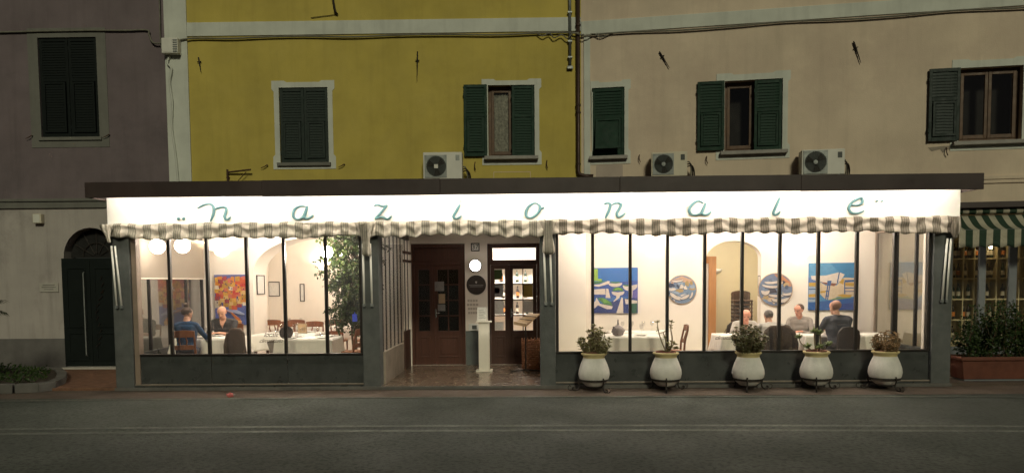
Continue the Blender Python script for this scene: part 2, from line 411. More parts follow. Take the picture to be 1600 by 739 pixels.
# ------------------------------------------------------------------ house fittings
_slat = {}
def slat_mesh(w, m):
    k = (round(w, 3), m)
    if k not in _slat: _slat[k] = G().add([(-w / 2, -.012, -.027), (w / 2, -.012, -.027), (w / 2, .004, .026), (-w / 2, .004, .026), (-w / 2, -.006, -.030), (w / 2, -.006, -.030), (w / 2, .010, .023), (-w / 2, .010, .023)],
        [(0, 1, 2, 3), (7, 6, 5, 4), (0, 4, 5, 1), (2, 6, 7, 3), (1, 5, 6, 2), (0, 3, 7, 4)]).mesh('slat', m)
    return _slat[k]
def shutter(house, x0, x1, z0, z1, y, m='shutter_green', flap=True, tilt=0):
    """one louvred leaf in the wall's plane: frame, middle rail, lower flap, slats one by one"""
    st = .055; zm = z0 + (z1 - z0) * .58; g = G()
    g.box(x0, x0 + st, y, y + .036, z0, z1); g.box(x1 - st, x1, y, y + .036, z0, z1)
    g.box(x0 + st, x1 - st, y, y + .036, z0, z0 + .075); g.box(x0 + st, x1 - st, y, y + .036, z1 - .065, z1); g.box(x0 + st, x1 - st, y, y + .036, zm - .035, zm + .035)
    g.box(x0 + st, x1 - st, y + .027, y + .034, z0 + .075, zm - .035); g.box(x0 + st, x1 - st, y + .027, y + .034, zm + .035, z1 - .065)
    for zz in (z0 + .2, z1 - .2): g.box((x0 if x0 < x1 else x1) - .012, x0 + .01, y - .006, y + .02, zz - .03, zz + .03)
    o = g.obj('shutter', m, house, bev=.004)
    def fill(a, b, w, yy, cx, par):
        k = int((b - a) / .052)
        for i in range(k):
            s_ = link('slat', slat_mesh(w, m), par, (cx, yy, a + (i + .5) * (b - a) / k))
    cx = (x0 + x1) / 2; w = x1 - x0 - 2 * st
    fill(zm + .045, z1 - .075, w, y + .014, cx, o)
    if flap:
        f = G(); a, b, c, d = x0 + st + .012, x1 - st - .012, z0 + .09, zm - .05
        f.box(a, a + .04, -.03, .006, -(d - c), 0); f.box(b - .04, b, -.03, .006, -(d - c), 0)
        f.box(a + .04, b - .04, -.03, .006, -.04, 0); f.box(a + .04, b - .04, -.03, .006, -(d - c), -(d - c) + .04)
        f.box(a + .04, b - .04, -.004, .002, -(d - c) + .04, -.04)
        fo = f.obj('flap', m, o, loc=(0, y, d)); fo.rotation_euler = (-tilt, 0, 0)
        if tilt == 0: fill(c + .045, d - .045, w - .12, y - .012, cx, o)
    else: fill(z0 + .085, zm - .045, w, y + .014, cx, o)
    return o
def stone_frame(house, x0, x1, z0, z1, ox0, ox1, oz0, oz1, m, ears=True):
    g = G()
    e = .045 if ears else 0; hx = (ox1 - ox0)
    outer = [(ox0 + e, oz0 + .3), (ox0 + e, oz1 - .22), (ox0, oz1 - .17), (ox0, oz1), (ox0 + hx * .2, oz1), (ox0 + hx * .24, oz1 - e * .7), (ox1 - hx * .24, oz1 - e * .7), (ox1 - hx * .2, oz1), (ox1, oz1), (ox1, oz1 - .17), (ox1 - e, oz1 - .22),
             (ox1 - e, oz0 + .3), (ox1, oz0 + .25), (ox1, oz0), (ox0, oz0), (ox0, oz0 + .25)]
    g.slab(outer, [rect(x0, x1, z0, z1)], -.012, .004)
    return g.obj('window_surround', m, house)
def sill(house, x0, x1, z, m='sill_stone', d=.12):
    return G().box(x0, x1, -d, .10, z - .07, z).obj('window_sill', m, house, bev=.008)
def casement(house, x0, x1, z0, z1, y, m='window_wood', parts=2, curtain=None):
    g = G(); t = .06
    g.box(x0, x0 + t, y, y + .06, z0, z1); g.box(x1 - t, x1, y, y + .06, z0, z1); g.box(x0 + t, x1 - t, y, y + .06, z1 - t, z1); g.box(x0 + t, x1 - t, y, y + .06, z0, z0 + t)
    w = (x1 - x0 - 2 * t) / parts
    for i in range(parts):
        a = x0 + t + i * w + .004; b = a + w - .008
        for (p, q, r, s_) in ((a, a + .055, z0 + t, z1 - t), (b - .055, b, z0 + t, z1 - t), (a + .055, b - .055, z0 + t, z0 + t + .07), (a + .055, b - .055, z1 - t - .055, z1 - t)):
            g.box(p, q, y - .018, y + .03, r, s_)
    o = g.obj('window', m, house, bev=.004)
    for i in range(parts):
        a = x0 + t + i * w + .06; b = a + w - .12
        G().box(a, b, y + .0, y + .006, z0 + t + .07, z1 - t - .055).obj('pane', 'pane_glass', o)
        if curtain:
            c = G(); n = 14; vs = []
            for k in range(n + 1):
                xx = a + (b - a) * k / n
                vs += [(xx, y + .05 + .012 * math.sin(k * 2.1), z0 + t + .06), (xx, y + .05 + .012 * math.sin(k * 2.1 + .6), z1 - t - .06)]
            c.add(vs, [(2 * k, 2 * k + 2, 2 * k + 3, 2 * k + 1) for k in range(n)])
            c.obj('curtain', curtain, o, smooth=True)
    G().box(x0 - .15, x1 + .15, y + .35, y + .37, z0 - .1, z1 + .1).obj('dark_room_back', 'dark_inside', o)
    return o
def wall_tie(house, x0, z0, x1, z1):
    a = Vector((x0, -.035, z0)); b = Vector((x1, -.035, z1)); d = (b - a)
    g = G().tube([a, a + d * .3, a + d * .55, b], [.013, .017, .012, .005], 6)
    c = a + d * .3; p = Vector((-d.z, 0, d.x)).normalized()
    g.tube([c - p * .042, c + p * .042], [.010, .010], 6); g.tube([c, c + Vector((0, .05, 0))], [.02, .02], 6)
    return g.obj('wall_tie', 'iron', house)
def shutter_stay(house, x, z, s=1):
    return G().tube([(x, .01, z), (x, -.05, z + .005), (x - .05 * s, -.06, z - .03), (x - .13 * s, -.055, z - .06)], [.012, .012, .010, .005], 6).obj('shutter_stay', 'rust_iron', house)

# ------------------------------------------------------------------ mauve house on the left
mh = thing('mauve_house', 'mauve plaster house, weak light put into its colour, with arched green door left of the restaurant', 'house', (-9.5, 3.04, 0))
def mx(x): return x + 9.5
DOOR = (mx(-9.72), mx(-8.55), 0.02, 2.33, 2.95)
W1 = (mx(-10.07), mx(-8.84), 4.83, 6.87)
g = G().slab(rect(mx(-19), mx(-7.40), 3.56, 9.2), [rect(*W1)], 0, .45); g.obj('upper_wall', 'mauve_plaster_dimmed', mh)
g = G().slab(rect(mx(-19), mx(-7.03), -.06, 3.36), [arch(DOOR[0], DOOR[1], -.01, DOOR[3], DOOR[4])], 0, .45); g.obj('ground_floor_wall', 'pale_plaster', mh)
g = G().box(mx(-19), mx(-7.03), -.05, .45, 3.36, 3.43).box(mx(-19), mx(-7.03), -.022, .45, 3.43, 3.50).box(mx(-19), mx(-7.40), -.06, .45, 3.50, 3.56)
g.obj('string_course', 'dim_grey_trim', mh, bev=.008)
G().box(mx(-19), DOOR[0] - .02, -.025, -.002, -.05, .62).obj('plinth', 'plinth_grey', mh, bev=.006)
G().box(DOOR[1] + .02, mx(-7.03), -.025, -.002, -.05, .62).obj('plinth', 'plinth_grey', mh, bev=.006)
stone_frame(mh, *W1, mx(-10.28), mx(-8.64), 4.62, 7.06, 'dim_grey_trim', ears=False)
sill(mh, mx(-10.12), mx(-8.79), 4.83, 'dim_grey_trim', .05)
for a, b in ((mx(-10.06), mx(-9.46)), (mx(-9.45), mx(-8.85))): shutter(mh, a, b, 4.84, 6.86, .02, 'gate_black', flap=True)  # near-black leaves carry the weak light at this end in their colour
G().box(mx(-10.2), mx(-8.7), .40, .43, 4.7, 7).obj('dark_room_back', 'dark_inside', mh)
shutter_stay(mh, mx(-10.25), 4.86); shutter_stay(mh, mx(-8.63), 4.86)
# arched door: two leaves, fanlight grille, stone step
fan = G().slab(arch(DOOR[0] + .01, DOOR[1] - .01, DOOR[3], DOOR[3] + .01, DOOR[4] - .01), [], .24, .26).obj('fanlight', 'dark_inside', mh)
for k in range(1, 6):
    a = math.pi * k / 6; cx = (DOOR[0] + DOOR[1]) / 2
    G().tube([(cx + .08 * math.cos(a), .22, DOOR[3] + .08 * math.sin(a)), (cx + .57 * math.cos(a), .22, DOOR[3] + .6 * math.sin(a))], .012, 6).obj('fanlight_bar', 'iron', fan)
G().tube([(cx + .30 * math.cos(math.pi * k / 12), .215, DOOR[3] + .31 * math.sin(math.pi * k / 12)) for k in range(13)], .012, 6).obj('fanlight_bar', 'iron', fan)
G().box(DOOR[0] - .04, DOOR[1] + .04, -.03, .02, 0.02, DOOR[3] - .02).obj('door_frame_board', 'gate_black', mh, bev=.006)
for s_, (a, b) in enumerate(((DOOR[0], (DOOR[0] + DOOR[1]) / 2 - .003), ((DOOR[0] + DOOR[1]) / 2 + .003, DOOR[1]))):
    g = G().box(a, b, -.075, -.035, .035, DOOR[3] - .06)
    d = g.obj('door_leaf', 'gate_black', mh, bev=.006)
    for (z0, z1) in ((.15, .75), (.85, 2.12)):
        G().slab(rect(a + .08, b - .08, z0, z1), [rect(a + .115, b - .115, z0 + .035, z1 - .035)], -.092, -.076).obj('moulding', 'gate_black', d, bev=.004)
    if s_ == 0: G().tube([(b - .11, -.078, .25), (b - .11, -.12, .27), (b - .11, -.12, 2.0), (b - .11, -.078, 2.02)], .014, 8).obj('pull_bar', 'galvanised', d)
    else:
        for k in range(11): G().tube([(a + .09 + .12 * k / 10 + .05 * math.sin(k * .9), -.094, .45 + k * .14), (a + .15 + .12 * k / 10 + .05 * math.sin(k * .9 + .5), -.094, .53 + k * .14)], .010, 5).obj('scroll_ornament', 'iron', d)
G().box(DOOR[0] + .02, DOOR[1] + .06, -.30, .1, -.01, .03).obj('door_step', 'marble', mh, bev=.006)
# things fixed to it
t = thing('wall_lamp', 'small unlit cream box lamp under the moulding above the green door', 'lamp', (-10.18, 3.04, 3.14))
G().box(-.09, .09, -.12, -.002, -.10, .10).obj('housing', 'plastic_cream', t, bev=.015)
G().box(-.07, .07, -.128, -.1205, -.085, .085).obj('cover', 'plastic_white', t, bev=.003)
t = thing('wall_plaque', 'pale marble plaque with faint lettering left of the arched door', 'plaque', (-10.05, 3.04, 1.70))
G().box(-.2, .2, -.025, -.002, -.095, .095).obj('slab', 'marble', t, bev=.004)
for k, w in enumerate((.26, .30, .2)): G().box(-w / 2, w / 2, -.0275, -.0255, .045 - k * .045, .058 - k * .045).obj('engraved_line', 'plinth_grey', t)

# ------------------------------------------------------------------ yellow house in the middle
yh = thing('yellow_house', 'ochre yellow house with green shutters above the restaurant', 'house', (-3, 3.04, 0))
def yx(x): return x + 3
W2 = (yx(-5.06), yx(-4.045), 4.25, 5.79); W3 = (yx(-.72), yx(.24), 4.32, 5.785)
G().slab(rect(yx(-6.93), yx(1.2), 3.1, 6.85), [rect(*W2), rect(*W3)], 0, .45).obj('upper_wall', 'yellow_plaster', yh)
G().slab(rect(yx(-6.93), yx(1.2), 7.13, 9.2), [], 0, .45).obj('top_wall', 'yellow_plaster', yh)
G().box(yx(-6.93), yx(1.195), -.025, .45, 6.85, 7.13).obj('string_course', 'white_trim', yh, bev=.008)
G().box(yx(-7.40), yx(-6.93), -.035, .45, 3.38, 9.2).obj('pilaster', 'white_trim', yh, bev=.008)
stone_frame(yh, *W2, yx(-5.21), yx(-3.9), 4.12, 5.93, 'white_trim'); sill(yh, yx(-5.12), yx(-4.0), 4.25, 'dim_grey_trim', .07)
stone_frame(yh, *W3, yx(-.85), yx(.38), 4.16, 5.91, 'white_trim'); sill(yh, yx(-.80), yx(.31), 4.33, 'sill_stone', .14)
G().box(W2[0] - .1, W2[1] + .1, .40, .43, 4.2, 5.9).obj('dark_room_back', 'dark_inside', yh)
m_ = (W2[0] + W2[1]) / 2
shutter(yh, W2[0] + .01, m_ - .003, 4.255, 5.78, .015, 'shutter_dark'); shutter(yh, m_ + .003, W2[1] - .01, 4.255, 5.78, .015, 'shutter_dark')
shutter(yh, W3[0] - .50, W3[0] - .02, 4.335, 5.79, -.07); shutter(yh, W3[1] - .47, W3[1] - .01, 4.335, 5.78, .012, flap=False)
casement(yh, W3[0] + .0, W3[1], 4.33, 5.785, .16, 'window_wood', 2, 'lace')
for x in (-5.33, -3.72): shutter_stay(yh, yx(x), 4.2)
for x, z in ((-1.0, 4.22), (.49, 4.24)): G().tube([(yx(x), .0, z), (yx(x), -.05, z), (yx(x) - .01, -.06, z - .1), (yx(x) + .01, -.05, z - .17)], .010, 6).obj('shutter_stay', 'rust_iron', yh)
wall_tie(yh, yx(-6.70), 6.42, yx(-6.66), 6.12); wall_tie(yh, yx(-2.16), 6.48, yx(-2.18), 5.88)
G().slab(rect(yx(-.62), yx(.15), 3.86, 4.02), [rect(yx(-.61), yx(.14), 3.87, 4.01)], -.006, .0).obj('patched_outline', 'beige_plaster', yh)

# ------------------------------------------------------------------ beige house on the right, turned toward the road
RW = rad(-9)
bh = thing('beige_house', 'pale beige house with green shutters to the right of the drainpipe', 'house', (1.2, 3.04, 0), RW)
W4 = (.222, .885, 4.30, 5.69); W5 = (2.86, 3.965, 4.30, 5.69); W6 = (7.16, 8.25, 4.325, 5.70)
G().slab(rect(0.0, 13, 3.1, 6.78), [rect(*W4), rect(*W5), rect(*W6)], 0, .45).obj('upper_wall', 'beige_plaster', bh)
G().slab(rect(0.0, 13, 7.04, 9.2), [], 0, .45).obj('top_wall', 'beige_plaster', bh)
G().box(.005, 13, -.025, .45, 6.78, 7.04).obj('string_course', 'white_trim', bh, bev=.008)
G().box(.06, .19, -.03, -.001, 3.3, 6.78).obj('pilaster', 'white_trim', bh, bev=.006)
G().box(5.8, 13, -.05, -.001, 3.60, 3.67).box(5.8, 13, -.03, -.001, 3.53, 3.60).obj('low_moulding', 'beige_plaster', bh, bev=.008)
for W, ox0, ox1, oz0, oz1 in ((W4, .195, 1.01, 4.14, 5.83), (W5, 2.70, 4.11, 4.14, 5.84), (W6, 7.02, 8.40, 4.16, 5.86)):
    stone_frame(bh, *W, ox0, ox1, oz0, oz1, 'white_trim')
sill(bh, .17, .95, 4.30); sill(bh, 2.78, 4.06, 4.30); sill(bh, 7.05, 8.36, 4.32)
shutter(bh, W4[0] + .01, W4[1] - .01, 4.31, 5.68, .012, tilt=rad(16)); G().box(.1, 1, .40, .43, 4.2, 5.8).obj('dark_room_back', 'dark_inside', bh)
shutter(bh, W5[0] - .53, W5[0] - .01, 4.33, 5.69, -.07); shutter(bh, W5[1] - .53, W5[1] - .01, 4.31, 5.68, .012)
casement(bh, W5[0], W5[1], 4.31, 5.69, .16, 'window_wood', 2)
shutter(bh, W6[0] - .55, W6[0] - .01, 4.345, 5.70, -.07, 'shutter_dark'); casement(bh, W6[0], W6[1], 4.335, 5.70, .13, 'window_wood', 2)
wall_tie(bh, 1.58, 6.34, 1.78, 6.0); wall_tie(bh, 5.25, 6.31, 5.39, 5.89)
for x, z in ((1.19, 4.30), (2.52, 4.22), (6.95, 4.22)): G().tube([(x, .0, z), (x, -.05, z), (x - .01, -.06, z - .08), (x + .02, -.05, z - .15)], .009, 6).obj('shutter_stay', 'rust_iron', bh)
G().slab([(6.63, 4.24), (7.1, 4.27), (7.12, 4.20), (6.95, 4.19), (6.9, 4.13), (6.85, 4.2), (6.7, 4.17)], [], -.004, .001).obj('broken_plaster', 'concrete_low', bh)
G().slab([(.30, 3.7), (.86, 3.7), (.85, 4.12), (.55, 4.135), (.31, 4.12)], [], -.003, .001).obj('repaired_patch', 'patch_plaster', bh)
# ground floor of the beige house: inner face of the dining room, then street wall and the wine shop opening
ARCHR = arch(2.53, 3.60, .0, 2.18, 2.53, 36)
G().slab(rect(0, 5.72, -.06, 3.1), [ARCHR], 0, .45).obj('dining_room_wall', 'cream_wall', bh)
G().slab([(5.72, -.06), (13, -.06), (13, 3.1), (5.72, 3.1)], [rect(7.02, 9.6, -.02, 2.95)], 0, .45).obj('ground_floor_wall', 'beige_plaster', bh)

# ------------------------------------------------------------------ ground floor wall of the yellow house = back of the veranda
ARCHL = arch(yx(-5.71), yx(-3.05), .0, 1.95, 2.72, 60)
DL = (yx(-2.375), yx(-1.24), .0, 2.55); DR = (yx(-.77), yx(.325), .0, 2.55)
G().slab(rect(yx(-7.03), yx(1.2), -.06, 3.1), [ARCHL, rect(DL[0], DL[1], 0, 2.55), rect(DR[0], DR[1], 0, 2.55)], 0, .80).obj('dining_room_wall', 'cream_wall', yh)
G().box(DL[1] + .005, DR[0] - .005, -.03, -.001, .0, .72).obj('dado', 'dado_grey', yh, bev=.004)

# ------------------------------------------------------------------ rooms seen through arches and doors
def room(name, x0, x1, y0, y1, z1, wall_m, floor_m, front_open=True, loc=(0, 0, 0), rotz=0, skip=()):
    t = .1
    for nm, b, m in (('floor', (x0, x1, y0, y1, -.06, 0), floor_m), ('ceiling', (x0, x1, y0, y1, z1, z1 + t), 'ceiling_white'),
                  ('wall_left', (x0 - t, x0, y0, y1, -.06, z1), wall_m), ('wall_right', (x1, x1 + t, y0, y1, -.06, z1), wall_m), ('wall_back', (x0 - t, x1 + t, y1, y1 + t, -.06, z1), wall_m)):
        if nm in skip: continue
        tag(G().box(*b).obj(name + '_' + nm, m, loc=loc, rotz=rotz), kind='structure')
room('back_room', -6.62, -2.55, 3.845, 6.6, 2.9, 'cream_wall', 'floor_tile')
room('bar', -2.40, .75, 3.845, 6.4, 2.9, 'cream_wall', 'floor_tile')
room('hall', 1.6, 4.4, .455, 2.6, 2.9, 'hall_wall', 'floor_tile', loc=(1.2, 3.04, 0), rotz=RW)
tag(G().box(-2.39, -.98, 3.845, 3.87, 0, 2.9).obj('store_room_wall', 'dark_inside'), kind='structure')

# ------------------------------------------------------------------ the veranda
ve = thing('restaurant_veranda', 'glazed restaurant veranda with dark flat roof and grey columns', 'veranda', (0, 0, 0))
def wallY(x): return 3.04 if x <= 1.2 else 3.04 - (x - 1.2) * math.tan(rad(9))
for nm, xa, xb, m in (('dining_room_floor', -6.94, -2.43, 'floor_tile'), ('entrance_floor', -2.43, .40, 'entrance_stone'), ('dining_room_floor', .40, 7.08, 'floor_tile')):
    pts = [(xa, -.09), (xb, -.09), (xb, wallY(xb) - .002)] + ([(1.2, 3.038)] if xa < 1.2 < xb else []) + [(xa, 3.038)]
    tag(G().slab(pts, [], -.05, 0, flat='xy').obj(nm, m), kind='structure')
G().box(-6.96, 7.10, -.115, -.092, -.05, .006).obj('threshold_strip', 'kerb_stone', ve, bev=.003)
pl = [(-6.97, .03), (7.17, .03), (7.17, wallY(7.17) - .004), (1.2, 3.036), (-6.97, 3.036)]
G().slab(pl, [], 2.98, 3.06, flat='xy').obj('ceiling_board', 'ceiling_white', ve)
pl = [(-7.02, -.53), (7.225, -.53), (7.225, wallY(7.225) - .004), (1.2, 3.036), (-7.02, 3.036)]
G().slab(pl, [], 3.235, 3.37, flat='xy').obj('roof', 'fascia_brown', ve)
G().box(-7.02, 7.225, -.528, -.004, 3.222, 3.2345).obj('soffit', 'soffit_white', ve)
for i in range(5): G().box(-7.05 + i * 2.86 + .0004, -7.05 + (i + 1) * 2.86 - .0004, -.585 - .003 * (i % 2), -.532, 3.148 - .003 * ((i * 2) % 3), 3.395 + .003 * (i % 2)).obj('fascia_board', 'fascia_brown', ve, bev=.006)
for xa, xb in ((-7.05, -7.022), (7.227, 7.25)):
    yb = 3.03 if xa < 0 else 2.06
    G().box(xa, xb, -.531, yb, 3.152, 3.393).obj('fascia_side', 'fascia_brown', ve, bev=.004)
for xa, xb in ((-6.945, -6.635), (-2.725, -2.435), (.265, .522), (6.765, 7.085)):
    G().box(xa, xb, -.09, .20, -.055, 2.74).obj('column', 'column_grey', ve, bev=.012)
MULL_L = [-6.0, -5.357, -4.685, -4.05, -3.345]; MULL_R = [1.149, 1.777, 2.398, 3.019, 3.643, 4.267, 4.905, 5.542, 6.165]
def bay(x0, x1, mulls):
    G().box(x0, x1, -.02, .04, 2.62, 2.74).obj('window_head', 'frame_dark', ve)
    G().box(x0, x1, -.045, .06, .535, .565).obj('window_sill', 'frame_dark', ve, bev=.004)
    xs = [x0 + .03] + mulls + [x1 - .03]
    for x in xs: G().box(x - .024, x + .024, -.035, .035, .566, 2.62).obj('mullion', 'frame_dark', ve, bev=.004)
    for a, b in zip(xs[:-1], xs[1:]): G().box(a + .024, b - .024, -.004, .004, .566, 2.62).obj('window_pane', 'pane_glass', ve)
    G().box(x0, x1, -.055, .03, .0, .036).obj('panel_footing', 'panel_grey', ve, bev=.004); G().box(x0, x1, -.065, .03, .0365, .055).obj('footing_trim', 'metal_strip', ve, bev=.003)
    k = 0
    for a, b in ((x0, x0 + (x1 - x0) / 3), (x0 + (x1 - x0) / 3, x0 + 2 * (x1 - x0) / 3), (x0 + 2 * (x1 - x0) / 3, x1)):
        G().box(a + .004, b - .004, -.02, .03, .056, .534).obj('base_panel', 'panel_grey', ve, bev=.004)
bay(-6.635, -2.725, MULL_L); bay(.522, 6.765, MULL_R)
G().box(-6.63, -6.545, -.05, .10, .0, 2.62).obj('corner_post', 'frame_tan', ve, bev=.006)
G().box(6.70, 6.764, .04, .12, .0, 2.62).obj('corner_post', 'white_paint', ve, bev=.006)
def side(x, y0, y1, mulls, fm, low_m, gm='side_glass', low=.56, fi=None, mw=.03):
    G().box(x - .04, x + .04, y0, y1, .0, low).obj('side_base', low_m, ve, bev=.004)
    ys = [y0 + .025] + mulls + [y1 - .025]
    for y in ys: G().box(x - mw, x + mw, y - mw * .72, y + mw * .72, low, 2.62).obj('side_mullion', fm if (fi is None or y in (ys[0], ys[-1])) else fi, ve, bev=.003)
    for a, b in zip(ys[:-1], ys[1:]): G().box(x - .003, x + .003, a + .022, b - .022, low, 2.62).obj('side_pane', gm, ve)
    G().box(x - .035, x + .035, y0, y1, 2.62, 2.98).obj('side_head', fm, ve)
side(-6.79, .20, 3.03, [.82, 1.55, 2.28], 'frame_dark', 'panel_grey')
side(6.86, .20, 2.10, [.62, 1.30], 'frame_tan', 'panel_grey', fi='frame_dark')
side(-2.44, .20, 3.03, [.55, .95, 1.35, 1.75, 2.12, 2.62], 'frame_dark', 'concrete_low', mw=.011)
side(.44, .20, 3.03, [.75, 1.3, 1.85, 2.4], 'frame_dark', 'concrete_low')
G().box(-2.40, -2.36, 2.90, 3.0, .0, 2.6).obj('white_post', 'white_paint', ve, bev=.004)
G().box(-2.398, -2.37, 2.16, 2.85, .0, .78).obj('dark_panel', 'door_wood_dark', ve, bev=.004)
for z in (2.15, 2.32): G().box(-2.399, -2.345, 2.14, 2.9, z, z + .05).obj('rail', 'door_wood_dark', ve, bev=.004)
# pier between entrance and right dining room
G().box(.55, 1.22, 2.30, 2.98, .0, 2.98).obj('inner_pier', 'cream_wall', ve, bev=.006)

# roller blind on the left end glazing
t = thing('roller_blind', 'half lowered beige roller blind on the left end window', 'blind', (-6.72, 0, 2.6))
G().box(-.004, .004, .24, 2.98, -.74, -.0).obj('cloth', 'blind', t)
G().tube([(0, .24, -.745), (0, 2.98, -.745)], .013, 8).obj('bottom_bar', 'white_paint', t)
G().tube([(0, .22, .02), (0, 3.0, .02)], .03, 10).obj('roller', 'white_paint', t, smooth=True)

# ------------------------------------------------------------------ the sign: board, handwritten letters
sg = thing('restaurant_sign', 'white signboard with widely spaced teal handwritten letters reading nazionale', 'sign', (0, 0, 2.74))
G().box(-7.02, 7.215, -.02, .0195, .012, .478).obj('board', 'sign_white', sg)
G().box(-7.02, -6.985, .021, .6, .012, .478).obj('board_return', 'sign_white', sg); G().box(7.18, 7.215, .021, .6, .012, .478).obj('board_return', 'sign_white', sg)
LET = [
('n', [[(-5.47,3.02), (-5.38,3.07), (-5.30,3.09), (-5.24,3.08), (-5.20,3.03), (-5.21,2.92), (-5.26,2.80)], [(-5.18,3.00), (-5.11,3.03), (-5.04,3.04), (-4.99,3.01), (-5.00,2.94), (-5.02,2.88), (-5.00,2.83), (-4.96,2.83), (-4.92,2.87)]]),
('a', [[(-3.65,3.03), (-3.73,3.04), (-3.82,3.00), (-3.86,2.93), (-3.85,2.85), (-3.78,2.82), (-3.70,2.86), (-3.65,2.96), (-3.62,3.04)], [(-3.62,3.04), (-3.65,2.94), (-3.67,2.85), (-3.63,2.83), (-3.58,2.85), (-3.52,2.89)]]),
('z', [[(-2.50,3.03), (-2.44,3.05), (-2.39,3.03), (-2.34,3.02), (-2.28,3.04)], [(-2.28,3.04), (-2.35,2.96), (-2.45,2.85), (-2.49,2.81)], [(-2.49,2.81), (-2.41,2.84), (-2.35,2.84), (-2.29,2.81), (-2.25,2.82), (-2.21,2.86)]]),
('i', [[(-1.06,3.04), (-1.12,2.94), (-1.17,2.85), (-1.15,2.81), (-1.10,2.81), (-1.04,2.85)], [(-1.055,3.085), (-1.04,3.095)]]),
('o', [[(0.25,3.03), (0.18,3.05), (0.09,3.00), (0.04,2.91), (0.05,2.83), (0.12,2.81), (0.20,2.85), (0.26,2.92), (0.27,3.00), (0.23,3.03)], [(0.26,3.01), (0.29,2.96), (0.34,2.98)]]),
('n', [[(1.34,3.02), (1.39,3.04), (1.44,3.02), (1.42,2.92), (1.36,2.79)], [(1.47,3.01), (1.53,3.04), (1.58,3.04), (1.62,3.01), (1.59,2.94), (1.55,2.87), (1.57,2.81), (1.62,2.82), (1.69,2.87)]]),
('a', [[(2.98,3.02), (2.90,3.06), (2.82,3.02), (2.75,2.93), (2.77,2.85), (2.84,2.83), (2.93,2.85), (2.98,2.93), (3.02,3.02)], [(3.02,3.02), (2.98,2.92), (2.96,2.85), (3.00,2.83), (3.06,2.84), (3.11,2.88)]]),
('l', [[(4.24,3.10), (4.21,3.02), (4.17,2.93), (4.14,2.85), (4.16,2.82), (4.21,2.83), (4.25,2.87)]]),
('e', [[(5.43,2.97), (5.50,2.96), (5.57,2.98), (5.60,3.02), (5.58,3.08), (5.51,3.06), (5.43,3.01), (5.38,2.92), (5.41,2.85), (5.48,2.83), (5.56,2.84), (5.63,2.87)]]),
('quote', [[(-5.793,2.87), (-5.81,2.825)], [(-5.703,2.87), (-5.725,2.825)]]),
('quote', [[(5.835,3.035), (5.845,3.02)], [(5.92,3.035), (5.93,3.02)]])]
for c, strokes in LET:
    g = G()
    for s_ in strokes:
        p = smoothpath([(x, -.042, z - 2.74) for x, z in s_], 5); n = len(p); r = []
        for i in range(n):
            d = p[min(i + 1, n - 1)] - p[max(i - 1, 0)]; d = d.normalized() if d.length else Vector((0, 0, 1))
            w = .0142 + .0102 * abs(d.z)
            r.append(w * min(1, .55 + .9 * min(i, n - 1 - i) / max(1, n * .25)))
        g.tube(p, r, 8, flat=1.15)
        for q in (p[0], p[n // 2], p[-1]): g.tube([q, (q.x, -.021, q.z)], .005, 5)
    g.obj('letter' if c != 'quote' else 'quotation_mark', 'sign_teal', sg, smooth=True)

# soffit strip lamps (hidden behind the fascia lip, lighting the sign)
for i in range(9):
    a = -6.95 + i * 1.57; b = a + 1.52
    t = thing('strip_lamp', ORD[i] + ' lit tube lamp from the left under the roof edge', 'lamp', ((a + b) / 2, -.47, 3.222), 0, 'tube lamps along the soffit')
    h = (b - a) / 2
    G().box(-h, h, -.03, .03, -.022, -.001).obj('batten', 'white_paint', t)
    G().tube([(-h + .03, 0, -.036), (h - .03, 0, -.036)], .012, 8).obj('tube', 'tube_light', t)
    for s_ in (-1, 1): G().box(s_ * (h - .015) - .012, s_ * (h - .015) + .012, -.018, .018, -.052, -.0225).obj('tube_holder', 'plastic_white', t)
# ------------------------------------------------------------------ awnings, rolled up: lit top fold, scalloped wavy valance
def awning(label, x0, x1, m, sd, drop=.255):
    rnd = random.Random(sd); w = x1 - x0
    t = thing('awning', label, 'awning', (x0, 0, 2.75), 0, None)
    n = int(w / .02); rows = 9; vs = []; fs = []
    ph = [rnd.uniform(0, 6.28) for _ in range(6)]
    for i in range(n + 1):
        x = w * i / n
        sc = .5 + .5 * math.cos(2 * math.pi * (x + ph[0] * .04) / .2545)
        wob = .5 * math.sin(x * 7.3 + ph[1]) + .3 * math.sin(x * 13.1 + ph[2]) + .25 * math.sin(x * 24.7 + ph[5])
        sag = .012 * math.sin(x * 1.7 + ph[3])
        for j in range(rows + 1):
            f = j / rows
            z = -f * (drop - .03 + .03 * sc + .02 * math.sin(x * 2.9 + ph[2])) + sag * f + .008 * wob * f
            y = -.155 - .014 * f - .030 * f * (wob + .8 * math.sin(2 * math.pi * x / .2545 + ph[4])) - .014 * math.sin(f * 9 + 2.5 * wob)
            vs.append((x, y, z))
    for i in range(n):
        for j in range(rows):
            a = i * (rows + 1) + j; fs.append((a, a + 1, a + rows + 2, a + rows + 1))
    v = G().add(vs, fs).obj('valance', m, t, smooth=True); sl = v.modifiers.new('thick', 'SOLIDIFY'); sl.thickness = .003
    vs = []; fs = []; rw = 8
    for i in range(n + 1):
        x = w * i / n
        for j in range(rw + 1):
            f = j / rw; bulge = .014 * math.sin(x * 9 + ph[1]) * math.sin(f * 3.14)
            vs.append((x, -.152 + .10 * f, -.002 + .022 * math.sin(math.pi * f) + bulge - .01 * f))
    for i in range(n):
        for j in range(rw):
            a = i * (rw + 1) + j; fs.append((a, a + rw + 1, a + rw + 2, a + 1))
    v = G().add(vs, fs).obj('top_fold', m, t, smooth=True); sl = v.modifiers.new('thick', 'SOLIDIFY'); sl.thickness = .003
    G().tube([(0.01, -.09, -.06), (w - .01, -.09, -.06)], .045, 12).obj('rolled_cloth', m, t, smooth=True)
    G().tube([(0.01, -.105, -.17), (w - .01, -.105, -.17)], .012, 8).obj('front_bar', 'white_paint', t)
    return t
